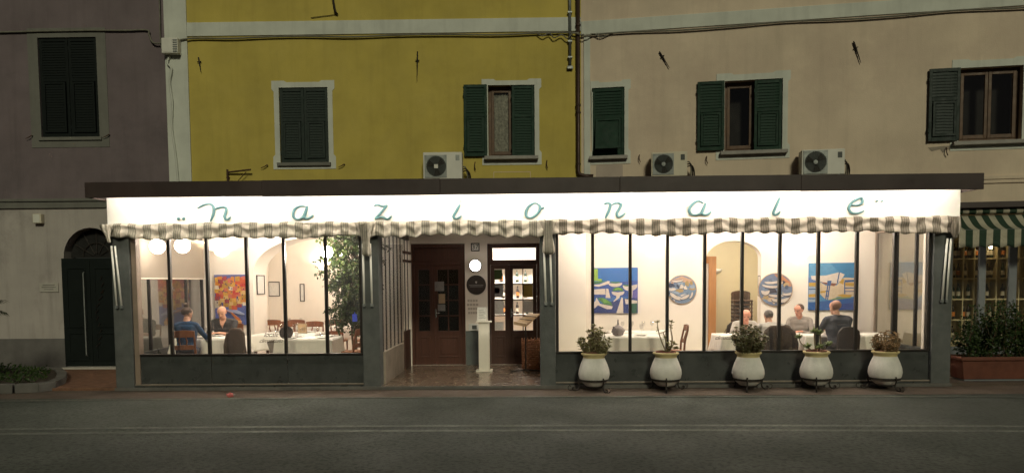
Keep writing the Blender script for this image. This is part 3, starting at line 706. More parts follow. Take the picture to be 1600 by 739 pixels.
def gathered_tail(t, x, m, l=.5, w=.09, sd=0, lean=0):
    """the cloth end bunched and hanging in front of a column"""
    rnd = random.Random(sd); n = 28; rows = 14; vs = []; fs = []
    for j in range(rows + 1):
        f = j / rows; r = w * (1.0 - .45 * f + .25 * math.sin(f * 5 + sd)) * (1 if f < .93 else .6)
        for i in range(n):
            a = 2 * math.pi * i / n; rr = r * (1 + .22 * math.sin(a * 6 + sd + f * 2))
            vs.append((x + lean * f + rr * math.cos(a), -.20 + rr * .6 * math.sin(a), .0 - l * f))
    for j in range(rows):
        for i in range(n): fs.append((j * n + i, j * n + (i + 1) % n, (j + 1) * n + (i + 1) % n, (j + 1) * n + i))
    fs.append(tuple(range(n))); fs.append(tuple(rows * n + i for i in range(n)))
    G().add(vs, fs).obj('gathered_end', m, t, smooth=True)
def arms(t, xs, z0=-.35, z1=-1.37):
    for x, lean in xs: G().tube([(x, -.125, z0), (x + lean, -.118, z1)], .017, 8).obj('folding_arm', 'sign_white', t, smooth=True)
    for x, lean in xs: G().box(x + lean - .022, x + lean + .022, -.145, -.095, z1 - .03, z1 + .02).obj('arm_bracket', 'galvanised', t, bev=.004)
t = awning('striped rolled awning above the left dining window', -6.98, -2.66, 'awning_cloth', 1)
gathered_tail(t, .02, 'awning_cloth', .30, .07, 1, .06); arms(t, [(.13, .07), (.07, .05)])
t = awning('short striped awning over the entrance, between two gathered ends', -2.58, .36, 'awning_cloth', 2)
gathered_tail(t, -.05, 'awning_cloth', .56, .115, 2, .03); gathered_tail(t, 2.97, 'awning_cloth', .56, .115, 3, .02); arms(t, [(-.10, .0), (.02, .01), (2.91, .03), (3.01, .03)])
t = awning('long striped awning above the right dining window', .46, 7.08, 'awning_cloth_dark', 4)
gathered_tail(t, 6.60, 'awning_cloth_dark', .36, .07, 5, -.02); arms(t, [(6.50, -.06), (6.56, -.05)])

# ------------------------------------------------------------------ entrance: doors, plaque, lamp, stand, lectern
def double_door(label, x0, x1, cat_m, glass_m, loc, lit):
    t = thing('entrance_door', label, 'door', (loc[0], loc[1], 0))
    w = x1 - x0; a = -w / 2; b = w / 2; zt = 2.54
    G().box(a, a + .06, -.05, .12, 0, zt).obj('jamb', cat_m, t, bev=.005); G().box(b - .06, b, -.05, .12, 0, zt).obj('jamb', cat_m, t, bev=.005)
    G().box(a + .06, b - .06, -.05, .12, zt - .07, zt).obj('head', cat_m, t, bev=.005); G().box(a + .06, b - .06, -.05, .12, 2.10, 2.18).obj('transom_rail', cat_m, t, bev=.005)
    if lit:
        G().slab(rect(a + .06, b - .06, 2.18, zt - .07), [rect(a + .11, b - .08, 2.20, zt - .09)], 0, .04).obj('transom_frame', cat_m, t, bev=.003)
        G().box(a + .11, b - .08, .015, .021, 2.20, zt - .09).obj('transom_pane', glass_m, t)
    else: G().box(a + .06, b - .06, .0, .04, 2.18, zt - .07).obj('transom_panel', cat_m, t, bev=.004)
    xm = a + .06 + (w - .12) * .40
    G().box(xm - .025, xm + .025, -.034, -.0205, .01, 2.095).obj('meeting_stile', cat_m, t, bev=.004); G().box(a + .06, b - .06, .026, .10, .0, .02).obj('threshold', cat_m, t)
    for k, (p, q, cols) in enumerate(((a + .06, xm, 1), (xm, b - .06, 2))):
        st = .085; z0, z1, zg0 = .004, 2.099, .72
        holes = []; cw = (q - p - 2 * st - (cols - 1) * .022) / cols; rh = (z1 - .09 - zg0 - 3 * .026) / 4
        for c in range(cols):
            for r in range(4):
                xx = p + st + c * (cw + .022); zz = zg0 + r * (rh + .026); holes.append(rect(xx, xx + cw, zz, zz + rh))
        lf = G().slab(rect(p + .003, q - .003, z0, z1), holes, -.02, .025).obj('door_leaf', cat_m, t, bev=.004)
        for h in holes: G().box(h[0][0], h[1][0], 0, .005, h[0][1], h[2][1]).obj('pane', glass_m, lf)
        G().slab(rect(p + st, q - st, .16, .60), [rect(p + st + .03, q - st - .03, .19, .57)], -.034, -.0205).obj('lower_moulding', cat_m, lf, bev=.004)
        G().box(p + st + .06, q - st - .06, -.030, -.0205, .22, .54).obj('raised_panel', cat_m, lf, bev=.006)
        if k == 1:
            G().tube([(p + .045, -.021, 1.10), (p + .045, -.065, 1.10), (p + .13, -.07, 1.10)], .010, 8).obj('handle', 'chrome', lf, smooth=True)
            G().box(p + .03, p + .06, -.024, -.0205, 1.0, 1.18).obj('lock_plate', 'chrome', lf)
        t['xm'] = xm
    return t
dl = double_door('closed dark brown panelled double door left of the plaque', -2.375, -1.24, 'door_wood', 'pane_glass', (-1.8075, 3.12), False)
dr = double_door('dark brown double door with lit glass panes right of the plaque', -.77, .325, 'door_wood_dark', 'pane_glass', (-.2225, 3.12), True)
for (x0, x1, z0, z1, m) in ((-.08, .12, 1.56, 1.76, 'paper_grey'), (.0, .14, 1.30, 1.50, 'paper_tan'), (-.02, .14, 1.14, 1.28, 'paper_grey')):
    G().box(x0, x1, -.027, -.0215, z0, z1).obj('pinned_notice', m, dl)
def notice(x0, x1, z0, z1, m): return G().box(x0, x1, -.006, -.001, z0, z1).obj('pinned_notice', m, dr)
notice(-.415, -.225, 1.42, 1.71, 'paper_grey'); notice(-.41, -.22, 1.06, 1.38, 'paper'); notice(-.40, -.22, .73, .90, 'paper'); notice(-.41, -.24, 1.79, 2.0, 'bush_leaf')
notice(.19, .40, 1.42, 1.70, 'paper_yellow'); notice(.21, .40, 1.10, 1.34, 'paper'); notice(-.40, -.30, 1.50, 1.62, 'litter_pink')
t = thing('house_number_tile', 'white house number tile reading 37 above the round lamp', 'house number', (-1.018, 3.04, 2.47))
G().slab(rect(-.09, .09, -.085, .085), [rect(-.07, .07, -.065, .065)], -.016, -.001).obj('border', 'ink_black', t, bev=.012)
G().box(-.07, .07, -.010, -.001, -.065, .065).obj('tile', 'tile_white', t)
o = link('digits', text_mesh('37', .13, 0, .001, 'ink_black', 1.05), t, (0, -.012, 0))
t = thing('bulkhead_lamp', 'round lit white bulkhead lamp with dark rim between the doors', 'lamp', (-1.02, 3.04, 2.085))
G().lathe([(.02, .001), (.125, .001), (.132, .03), (.132, .05), (.115, .055), (.115, .03)], 28, axis='y', cap=False).obj('rim', 'frame_dark', t, smooth=True)
G().lathe([(.114, .032), (.108, .06), (.085, .082), (.045, .095), (.001, .098)], 28, axis='y').obj('diffuser', 'bulkhead_light', t, smooth=True)
for k in (-1, 0, 1): G().tube([(-.11, -.045, k * .05), (-.05, -.10, k * .05), (.05, -.10, k * .05), (.11, -.045, k * .05)], .004, 5).obj('guard_wire', 'frame_dark', t)
t = thing('round_plaque', 'dark brown round plaque with tiny crest below the lit lamp', 'plaque', (-1.005, 3.04, 1.685))
G().lathe([(.205, .001), (.205, .016), (.195, .022), (.001, .022)], 36, axis='y').obj('disc', 'plaque_brown', t)
G().slab([(-.02, .075), (.02, .075), (.02, .045), (0, .025), (-.02, .045)], [], -.025, -.0222).obj('crest', 'marble', t)
for k, w_ in enumerate((.30, .27)): G().box(-w_ / 2, w_ / 2, -.0235, -.0222, -.012 - k * .03, .0 - k * .03).obj('engraved_line', 'paper_grey', t)
t = thing('wall_lettering', 'faded grey lettering on the wall between the doors', 'lettering', (-1.08, 3.04, 1.2))
for k, w_ in enumerate((.22, .25, .21, .2)): 
    for q in range(4): G().box(-w_ / 2 + q * w_ / 4, -w_ / 2 + q * w_ / 4 + w_ / 5, -.004, -.001, .13 - k * .085, .18 - k * .085).obj('letter_block', 'faint_print', t)
t = thing('switch_box', 'small white switch box on the wall above the grey dado', 'switch', (-1.05, 3.04, .80))
G().box(-.12, .12, -.05, -.001, -.07, .07).obj('box', 'tile_white', t, bev=.006); G().box(-.05, .05, -.056, -.051, -.04, .04).obj('rocker', 'dado_grey', t, bev=.003)
t = thing('menu_pedestal', 'slim white pedestal stand in the entrance', 'pedestal', (-.79, 1.95, 0))
G().box(-.16, .16, -.14, .14, 0, .035).obj('base', 'white_paint', t, bev=.006); G().box(-.105, .105, -.10, .10, .035, .96).obj('shaft', 'white_paint', t, bev=.006); G().box(-.15, .15, -.13, .13, .96, .985).obj('top', 'white_paint', t, bev=.005)
t = thing('menu_sheet', 'white menu card propped on top of the white pedestal', 'menu', (-.83, 1.98, .986))
s_ = G().box(-.10, .10, -.006, .006, 0, .27).obj('card', 'paper', t); s_.rotation_euler = (rad(-12), 0, rad(-6))
for k in range(6): G().box(-.07, .07 - .02 * (k % 3), -.008, -.0062, .05 + k * .03, .058 + k * .03).obj('printed_line', 'paper_grey', s_)
t = thing('menu_lectern', 'wooden reading lectern with open menu by the lit glass door', 'lectern', (.02, 1.75, 0))
g = G()
for a_ in (0, 1.57, 3.14, 4.71): g.bar((0, 0, .05), (.30 * math.cos(a_ + .2), .16 * math.sin(a_ + .2), .02), .035, .03)
g.obj('foot', 'iron', t); G().tube([(0, 0, .04), (0, 0, .98)], .014, 8).obj('pole', 'iron', t)
tp = G()
tp.add([(-.20, .0, .965), (.03, -.25, .935), (.28, -.20, 1.14), (.05, .05, 1.13), (-.20, .0, .94), (.03, -.25, .91), (.28, -.20, 1.115), (.05, .05, 1.105)], [(0, 1, 2, 3), (7, 6, 5, 4), (0, 4, 5, 1), (1, 5, 6, 2), (2, 6, 7, 3), (3, 7, 4, 0)])
tp = tp.obj('sloping_top', 'lectern_wood', t, bev=.005)
G().bar((-.215, .0, .955), (.02, -.26, .925), .03, .06).obj('ledge', 'lectern_wood', tp, bev=.004)
for k in (.36, .68): G().bar((-.20 + .25 * k, .05 * k, .97 + .17 * k), (.03 + .25 * k, -.25 + .05 * k, .94 + .205 * k), .010, .012).obj('groove_strip', 'chair_dark', tp)
t = thing('wicker_basket', 'brown wicker basket standing behind the lectern pole', 'basket', (.13, 2.05, 0))
for k in range(14):
    z = .03 + k * .043; G().tube([(.17 * math.cos(a_) * (1 + .06 * k / 14), .12 * math.sin(a_) * (1 + .06 * k / 14), z + .008 * math.sin(a_ * 8 + k * 3.14)) for a_ in [2 * math.pi * q / 32 for q in range(32)]], .019, 6, closed=True).obj('woven_ring', 'wicker', t, smooth=True)
G().box(-.13, .13, -.08, .08, .0, .03).obj('bottom', 'wicker', t)
for k in range(16):
    a_ = 2 * math.pi * k / 16; G().tube([(.172 * math.cos(a_), .122 * math.sin(a_), .0), (.185 * math.cos(a_), .132 * math.sin(a_), .64)], .011, 5).obj('stake', 'wicker', t)

t = thing('entrance_ceiling_lamp', 'lit rectangular lamp on the entrance ceiling behind the short awning', 'lamp', (-1.1, 1.2, 2.98))
G().box(-.32, .32, -.16, .16, -.05, -.001).obj('tray', 'white_paint', t, bev=.004); G().box(-.29, .29, -.13, .13, -.056, -.0505).obj('diffuser', 'entrance_panel_light', t)
# bar room behind the lit door
t = thing('bar_shelf', 'white shelf with bottles inside the lit doorway', 'shelf', (-.35, 6.25, 0))
for z in (.9, 1.3, 1.7, 2.1): G().box(-.7, .7, -.14, .10, z, z + .025).obj('board', 'white_paint', t)
for x in (-.7, .675): G().box(x, x + .025, -.14, .10, .2, 2.2).obj('upright', 'white_paint', t)
def bottle_mesh(m1, m2):
    return [G().lathe([(.001, 0), (.036, .0), (.038, .01), (.038, .19), (.03, .225), (.015, .25), (.014, .30), (.016, .305), (.001, .306)], 14, cap=False).mesh('glass_body', m1, True), G().lathe([(.0392, .06), (.0392, .15)], 14, cap=False).mesh('label', m2, True)]
BOT = [bottle_mesh('bottle_green', 'label_cream'), bottle_mesh('bottle_dark', 'label_cream'), bottle_mesh('bottle_dark', 'label_orange')]
def bottle(loc, k, label, group, rotz=0, s=1.0):
    t = thing('wine_bottle', label, 'bottle', loc, rotz, group); t.scale = (s, s, s)
    link('glass_body', BOT[k][0], t); link('paper_label', BOT[k][1], t)
    return t
rb = random.Random(5)
for z in (.925, 1.325, 1.725):
    for k in range(6): bottle((-.95 + .2 * k + rb.uniform(-.03, .03), 6.2, z), rb.randrange(3), ORD[k] + ' bottle from the left on the ' + {.925: 'low', 1.325: 'middle', 1.725: 'high'}[z] + ' white shelf inside the lit doorway', 'bottles in the bar room')
t = thing('bar_lamp', 'lit ceiling lamp in the room behind the glass door', 'lamp', (-.3, 5.0, 2.9))
G().lathe([(.22, -.001), (.22, -.05), (.20, -.07), (.001, -.07)], 24).obj('diffuser', 'bar_light', t)

# ------------------------------------------------------------------ dining rooms: lamps
def globe(loc, label, m='globe_warm', r=.11, drop=.35, group=None):
    t = thing('globe_lamp', label, 'lamp', loc, 0, group)
    G().ball((0, 0, 0), r, 18, 12).obj('globe', m, t, smooth=True)
    G().tube([(0, 0, r * .95), (0, 0, drop)], .008, 6).obj('rod', 'chrome', t)
    G().lathe([(.05, drop - .03), (.05, drop - .001), (.001, drop)], 16).obj('ceiling_cup', 'chrome', t)
    return t
globe((-6.47, .55, 2.42), 'leftmost lit globe lamp hanging by the roller blind', 'globe_dim', r=.13, drop=.56); globe((-6.05, .60, 2.43), 'second lit globe lamp hanging above the woman in blue', 'globe_dim', r=.13, drop=.55)
globe((-3.66, 1.25, 2.32), 'lit white globe lamp hanging beside the ficus', drop=.66)
globe((-4.4, 5.0, 2.45), 'lit globe lamp in the room behind the arch', drop=.45)
globe((-4.9, 2.1, 2.75), 'lit globe lamp near the ceiling in front of the arch', drop=.23)
for x, y, lb in ((1.6, 1.3, 'lit globe lamp above the laid table near the entrance'), (3.4, 1.2, 'lit globe lamp in front of the right hand archway'), (5.3, 1.0, 'lit globe lamp above the two men by the right window')):
    globe((x, y, 2.78), lb, drop=.20)
def sconce(loc, rotz, label, m='globe_warm', on=True):
    t = thing('wall_sconce', label, 'lamp', loc, rotz)
    prof = [(.02, -.10), (.08, -.085), (.14, -.04), (.165, .02), (.158, .02), (.13, -.03), (.07, -.07), (.015, -.08)]
    n = 18; vs = []; fs = []
    for r, z in prof:
        for k in range(n + 1):
            a = math.pi * k / n; vs.append((r * math.cos(a), -.004 - r * .7 * math.sin(a), z))
    for i in range(len(prof) - 1):
        for k in range(n): fs.append((i * (n + 1) + k, i * (n + 1) + k + 1, (i + 1) * (n + 1) + k + 1, (i + 1) * (n + 1) + k))
    G().add(vs, fs).obj('bowl', 'globe_soft' if on else 'sign_white', t, smooth=True)
    if on: G().capsule((-.06, -.055, -.005), .022, (.06, -.055, -.005), .022, 10).obj('bulb', m, t, smooth=True)
    return t
def rw(u, y, z):  # point on the beige house wall
    return (1.2 + u * math.cos(RW) - y * math.sin(RW), 3.04 + u * math.sin(RW) + y * math.cos(RW), z)
emit('sconce_bulb', (1.0, .84, .62), 900)
sconce((-6.35, 3.04, 2.42), 0, 'lit bowl sconce above the town painting', 'sconce_bulb'); sconce((-5.2, 6.6, 2.2), 0, 'lit bowl sconce on the far wall behind the arch', 'sconce_bulb')
sconce(rw(1.45, 0, 2.40), RW, 'lit bowl sconce between the boat painting and the round panel', 'sconce_bulb'); sconce(rw(4.3, 0, 2.20), RW, 'lit bowl sconce left of the beached boat painting', 'sconce_bulb')
t = thing('hall_lamp', 'lit ceiling lamp in the small hall behind the right arch', 'lamp', rw(3.0, 1.3, 2.9))
G().lathe([(.16, -.001), (.16, -.05), (.14, -.07), (.001, -.07)], 24).obj('diffuser', 'ceiling_panel_light', t)

# ------------------------------------------------------------------ paintings (flat print on real canvases)
PC = {}
def pm(c):
    k = 'paint_%02x%02x%02x' % c
    if k not in MATS: mat(k, tuple(.68 * ((v / 255) ** 2.2) for v in c), .6, .12, 14, .15, 40)
    return k
def painting(label, w, h, bg, shapes, loc, rotz=0, round_=False, rim=None):
    t = thing('painting', label, 'painting', loc, rotz)
    cols = [bg] + sorted({c for c, _ in shapes}); g = G()
    if round_: outline = [(.5 + .5 * math.cos(2 * math.pi * k / 48), .5 + .5 * math.sin(2 * math.pi * k / 48)) for k in range(48)]
    else: outline = rect(0, 1, 0, 1)
    P = lambda q: ((q[0] - .5) * w, (q[1] - .5) * h)
    g.slab([P(q) for q in outline], [], -.03, -.001)
    cv = g.obj('canvas', pm(bg), t, bev=.002); s = G()
    for i, (c, poly) in enumerate(shapes):
        if round_: poly = [(.5 + (q[0] - .5) * min(1, .488 / max(1e-6, math.hypot(q[0] - .5, q[1] - .5))), .5 + (q[1] - .5) * min(1, .488 / max(1e-6, math.hypot(q[0] - .5, q[1] - .5)))) for q in poly]
        y = -.0304 - i * .00025
        s.slab([P(q) for q in poly], [], y, -.0301, mi=cols.index(c))
    s.obj('painted_shapes', [pm(c) for c in cols], cv)
    if rim: G().tube([(P(q)[0] * 1.01, -.016, P(q)[1] * 1.01) for q in outline], .012, 6, closed=True).obj('rim', rim, t)
    return t
def pz(pts, W=739, x0=0, y0=0, x1=739, y1=739): return [((x - x0) / (x1 - x0), 1 - (y - y0) / (y1 - y0)) for x, y in pts]
def zB(*p): return pz(p, 0, 190, 125, 640, 600)
def hull(cx, cy, w, h, tilt=0, up=.55):
    """boat hull with the near side dished (coordinates 0..1)"""
    o = []
    for k in range(13):
        a = math.pi * k / 12; o.append((-w / 2 * math.cos(a), -h * math.sin(a)))
    o += [(w / 2, h * .25), (0, h * .0), (-w / 2, h * .2)]
    c, s_ = math.cos(tilt), math.sin(tilt); return [(cx + x * c - y * s_, cy + x * s_ + y * c) for x, y in o]
WHT, NAVY, GRN, PALE = (232, 220, 208), (38, 58, 120), (78, 130, 72), (150, 185, 225)
SB = [((50, 110, 185), zB((190, 125), (640, 125), (640, 290), (190, 290))), ((55, 85, 160), zB((190, 290), (640, 260), (640, 420), (190, 440))), (NAVY, zB((190, 520), (640, 420), (640, 600), (190, 600))),
      ((95, 90, 165), zB((580, 370), (640, 350), (640, 445), (580, 440))), ((150, 190, 80), zB((190, 135), (240, 135), (240, 240), (280, 240), (280, 262), (190, 262))),
      (WHT, zB((190, 300), (260, 296), (340, 262), (362, 265), (350, 292), (250, 322), (190, 312))), (GRN, zB((195, 272), (330, 258), (255, 285), (195, 292))),
      (WHT, hull(.50, .65, .30, .07)), (GRN, hull(.50, .69, .22, .03)), (WHT, zB((190, 350), (315, 342), (318, 405), (190, 402))), (WHT, zB((325, 340), (345, 345), (368, 442), (318, 438))),
      (WHT, hull(.56, .46, .28, .075)), (GRN, hull(.56, .50, .24, -.07)), ((120, 170, 60), hull(.56, .52, .15, -.04)), (WHT, zB((425, 400), (465, 408), (455, 440), (400, 482), (398, 470), (425, 440))),
      (WHT, zB((225, 435), (262, 500), (390, 528), (380, 555), (330, 556), (240, 515), (210, 545), (190, 552), (190, 500), (215, 470))), (GRN, zB((235, 440), (290, 436), (370, 480), (388, 520), (300, 505))), ((110, 165, 80), zB((280, 445), (320, 450), (360, 490), (300, 490))),
      (WHT, zB((478, 432), (492, 440), (496, 600), (425, 600))), (WHT, hull(.83, .60, .32, .11, .05)), (GRN, hull(.76, .62, .16, .03)), (WHT, zB((580, 330), (590, 330), (585, 440), (572, 440))), (WHT, zB((510, 450), (635, 470), (635, 495), (520, 505))), ((40, 85, 70), zB((578, 500), (632, 498), (630, 598), (575, 598))),
      ((60, 110, 190), zB((400, 165), (470, 160), (470, 172), (400, 176)))]
painting('square blue painting of white and green moored boats', .92, .94, (60, 110, 180), SB, rw(.70, -.001, 1.545), RW)
def zC(*p): return pz(p, 0, 92, 80, 685, 625)
SEA, SAND, OCH, BLU = (60, 130, 180), (225, 205, 175), (205, 165, 70), (55, 95, 150)
SCc = [((85, 150, 195), zC((100, 80), (685, 80), (685, 250), (100, 300))), (SEA, zC((350, 80), (685, 80), (685, 260), (520, 255))), ((90, 120, 180), zC((92, 250), (240, 250), (240, 320), (92, 320))),
       (SAND, zC((230, 300), (300, 340), (430, 340), (520, 250), (680, 260), (675, 470), (440, 470), (380, 510), (300, 500), (235, 440))), (OCH, zC((95, 305), (180, 305), (180, 350), (95, 350))), ((170, 190, 215), zC((95, 355), (185, 355), (180, 530), (95, 530))), (OCH, zC((95, 440), (180, 435), (178, 475), (95, 475))),
       (BLU, zC((95, 375), (182, 375), (182, 388), (95, 388))), (BLU, zC((95, 485), (182, 485), (182, 497), (95, 497))),
       (WHT, zC((120, 228), (300, 225), (460, 188), (525, 215), (480, 285), (440, 318), (400, 345), (300, 312), (130, 268))), ((140, 90, 70), zC((240, 300), (440, 318), (400, 350), (290, 325))), (BLU, zC((455, 188), (468, 190), (445, 315), (432, 312))),
       (BLU, zC((318, 285), (370, 285), (358, 340), (318, 345))), (BLU, zC((318, 340), (332, 340), (310, 510), (295, 508))), (BLU, zC((342, 340), (354, 342), (332, 505), (318, 505))), (BLU, zC((300, 400), (345, 400), (345, 412), (300, 412))), (BLU, zC((300, 455), (340, 455), (340, 467), (300, 467))),
       (OCH, zC((500, 260), (520, 275), (510, 330), (460, 310))), (OCH, zC((525, 310), (640, 312), (640, 350), (525, 345))), (OCH, zC((440, 455), (500, 440), (620, 450), (600, 475), (520, 480))), (BLU, zC((520, 280), (640, 275), (640, 300), (530, 305))), (BLU, zC((520, 300), (532, 300), (535, 440), (523, 440))), (BLU, zC((530, 365), (640, 365), (640, 376), (530, 376))), (BLU, zC((530, 405), (640, 405), (640, 414), (530, 414))),
       ((120, 150, 110), zC((335, 510), (450, 475), (600, 475), (600, 500), (400, 540))), ((35, 90, 160), zC((92, 540), (360, 510), (680, 480), (680, 625), (92, 625))), ((45, 70, 140), zC((400, 560), (640, 540), (640, 620), (380, 620))), (OCH, zC((235, 405), (300, 400), (300, 420), (235, 430)))]
painting('square painting of a white boat beached on sand behind the seated men', .92, .93, (70, 140, 190), SCc, rw(4.955, -.001, 1.60), RW)
rr = random.Random(11)
def round_shapes(pal, boats, rnd):
    S = []
    for k in range(26):
        cx, cy = rnd.uniform(.1, .9), rnd.uniform(.1, .75); w_, h_ = rnd.uniform(.06, .2), rnd.uniform(.04, .12); a0 = rnd.uniform(0, 3)
        S.append((pal[rnd.randrange(len(pal))], [(cx + w_ * math.cos(a0 + q) * (1 if q < 3 else .6), cy + h_ * math.sin(a0 + q)) for q in (0, .9, 1.8, 2.9, 4.1, 5.2)]))
    for cx, cy, w_, h_, tl in boats: S += [((70, 75, 95), hull(cx, cy - .012, w_ * 1.06, h_ * 1.12, tl)), (WHT, hull(cx, cy, w_, h_, tl)), ((120, 140, 165), hull(cx, cy + .03, w_ * .8, -h_ * .35, tl))]
    return S
S1 = [((205, 165, 140), [(.0, .5), (.15, .85), (.5, 1.0), (.85, .85), (.9, .7), (.5, .78), (.2, .72)])] + round_shapes([(60, 70, 95), (150, 170, 195), (225, 215, 205), (110, 130, 160), (175, 150, 100), (90, 105, 130)], [(.35, .82, .4, .05, .1), (.45, .62, .15, .12, 1.3), (.66, .58, .14, .1, -1.2), (.32, .28, .5, .12, -.45), (.6, .25, .35, .08, .4), (.82, .3, .25, .06, 1.2)], rr)
painting('left of two round panels painted with small grey and white boats', .57, .57, (120, 145, 175), S1, rw(2.045, -.001, 1.555), RW, True, 'lectern_wood')
S2 = [((200, 135, 95), [(.45, .98), (.7, 1.0), (.95, .75), (1, .6), (.7, .62), (.62, .8)])] + round_shapes([(70, 85, 110), (120, 145, 180), (215, 190, 160), (60, 60, 75), (190, 165, 120)], [(.42, .75, .5, .07, .08), (.35, .62, .5, .07, -.1), (.2, .45, .25, .12, .0), (.55, .34, .5, .08, .02), (.7, .2, .6, .1, .05), (.85, .38, .3, .07, .1)], rr)
painting('right of two round panels, orange topped, painted with larger boats', .64, .64, (110, 125, 155), S2, rw(3.87, -.001, 1.545), RW, True, 'lectern_wood')
rr = random.Random(3); ST = [((95, 105, 175), rect(0, 1, 0, 1)), ((80, 100, 165), rect(.25, 1, 0, .3))]
PALT = [(215, 90, 45), (225, 140, 50), (230, 175, 70), (205, 60, 50), (235, 195, 120), (220, 115, 90), (170, 60, 70), (240, 225, 200), (200, 150, 60)]
for r in range(8):
    for c in range(7):
        x = c / 7 + rr.uniform(-.04, .04); z = .34 + r * .075 + .04 * math.sin(c * 1.3); w_ = rr.uniform(.10, .2); h_ = rr.uniform(.08, .15)
        if x < .96 and z < .93: ST.append((PALT[rr.randrange(9)], [(max(0, x), z), (min(1, x + w_), z + rr.uniform(-.01, .01)), (min(1, x + w_), min(.97, z + h_)), (max(0, x), min(.96, z + h_))]))
for k in range(34):
    x, z = rr.uniform(.05, .93), rr.uniform(.38, .88); ST.append(((70, 60, 90), rect(x, x + .025, z, z + .025)))
ST += [((205, 120, 60), [(.2, .32), (.5, .25), (.75, .05), (.85, .02), (.8, .12), (.45, .3)]), ((170, 180, 215), [(.35, .3), (.7, .3), (.95, .22), (.9, .2), (.5, .26)]), ((225, 170, 90), [(.6, .02), (.8, .0), (.85, .08), (.65, .1)])]
painting('colourful painting of stacked orange houses above a blue harbour', .66, 1.06, (100, 110, 180), ST, (-6.19, 3.04, 1.41))
def picture(label, w, h, loc, rotz=0):
    t = thing('framed_picture', label, 'picture', loc, rotz)
    G().slab(rect(-w / 2, w / 2, -h / 2, h / 2), [rect(-w / 2 + .02, w / 2 - .02, -h / 2 + .02, h / 2 - .02)], -.025, -.001).obj('frame', 'chair_dark', t, bev=.003)
    G().box(-w / 2 + .02, w / 2 - .02, -.010, -.001, -h / 2 + .02, h / 2 - .02).obj('print', 'paper', t)
    return t
picture('thin framed print on the side of the arch passage', .46, .42, (-5.71, 3.45, 1.72), rad(90))
picture('small framed print on the far wall behind the arch', .30, .38, (-6.48, 6.6, 1.60)); picture('narrow framed print on the far wall of the back room', .12, .46, (-5.75, 6.6, 1.5))
picture('narrow framed print on the hall wall beside the right arch', .30, .42, rw(3.62, .25, 1.62), RW + rad(-90))
# hall: wooden door frame, stacked chairs
t = thing('hall_door', 'half hidden white door with orange wooden frame behind the right arch', 'door', rw(2.15, .9, 0), RW)
G().box(.50, .66, -.06, .10, 0, 2.25).obj('jamb', 'orange_wood', t, bev=.006); G().box(-.45, .50, -.06, .10, 2.10, 2.25).obj('head', 'orange_wood', t, bev=.006); G().box(-.45, .50, -.01, .04, 0, 2.10).obj('leaf', 'sign_white', t, bev=.004)

# ------------------------------------------------------------------ furniture
def chair(label, loc, rotz, m='chair_wood', rounded=False, group=None, h=.92):
    t = thing('dining_chair', label, 'chair', loc, rotz, group)   # sitter faces +y
    G().box(-.21, .21, -.20, .22, .43, .465).obj('seat', 'wicker' if m == 'chair_wood' else m, t, bev=.012)
    for sx in (-1, 1):
        G().tube([(sx * .185, .185, .0), (sx * .185, .19, .43)], [.016, .021], 8).obj('leg', m, t)
        G().tube([(sx * .175, -.25, .0), (sx * .185, -.19, .43), (sx * .185, -.20, min(.62, h - .04)), (sx * (.165 if rounded else .18), -.235 if rounded else -.265, .5 + (h - .5) * .62 if rounded else h)], [.017, .021, .019, .015], 8).obj('leg', m, t)
        G().tube([(sx * .185, .185, .2), (sx * .18, -.22, .2)], .011, 6).obj('stretcher', m, t)
    if rounded: G().slab([(-.20, .50), (.20, .50), (.215, .5 + (h - .5) * .6), (.195, .5 + (h - .5) * .85), (.12, h), (0, h + .015), (-.12, h), (-.195, .5 + (h - .5) * .85), (-.215, .5 + (h - .5) * .6)], [], -.255, -.215).obj('backrest', m, t, bev=.012)
    else:
        for z0, z1, dy in ((h - .10, h + .01, -.255), (.60, .67, -.205)):
            vs = []; n = 8
            for k in range(n + 1):
                x = -.185 + .37 * k / n; y = dy - .03 * (1 - (x / .185) ** 2)
                arc = .015 * (1 - (x / .185) ** 2)
                vs += [(x, y - .011, z0), (x, y + .011, z0), (x, y + .011, z1 + arc), (x, y - .011, z1 + arc)]
            fs = [(4 * k + q, 4 * k + (q + 1) % 4, 4 * k + 4 + (q + 1) % 4, 4 * k + 4 + q) for k in range(n) for q in range(4)] + [(0, 1, 2, 3), (4 * n + 3, 4 * n + 2, 4 * n + 1, 4 * n)]
            G().add(vs, fs).obj('back_rail', m, t, bev=.004)
        for sx in (-.05, .05): G().tube([(sx, -.228, .67), (sx * 1.3, -.26, .75), (sx, -.28, h - .10)], [.010, .016, .010], 6).obj('back_splat', m, t)
    return t
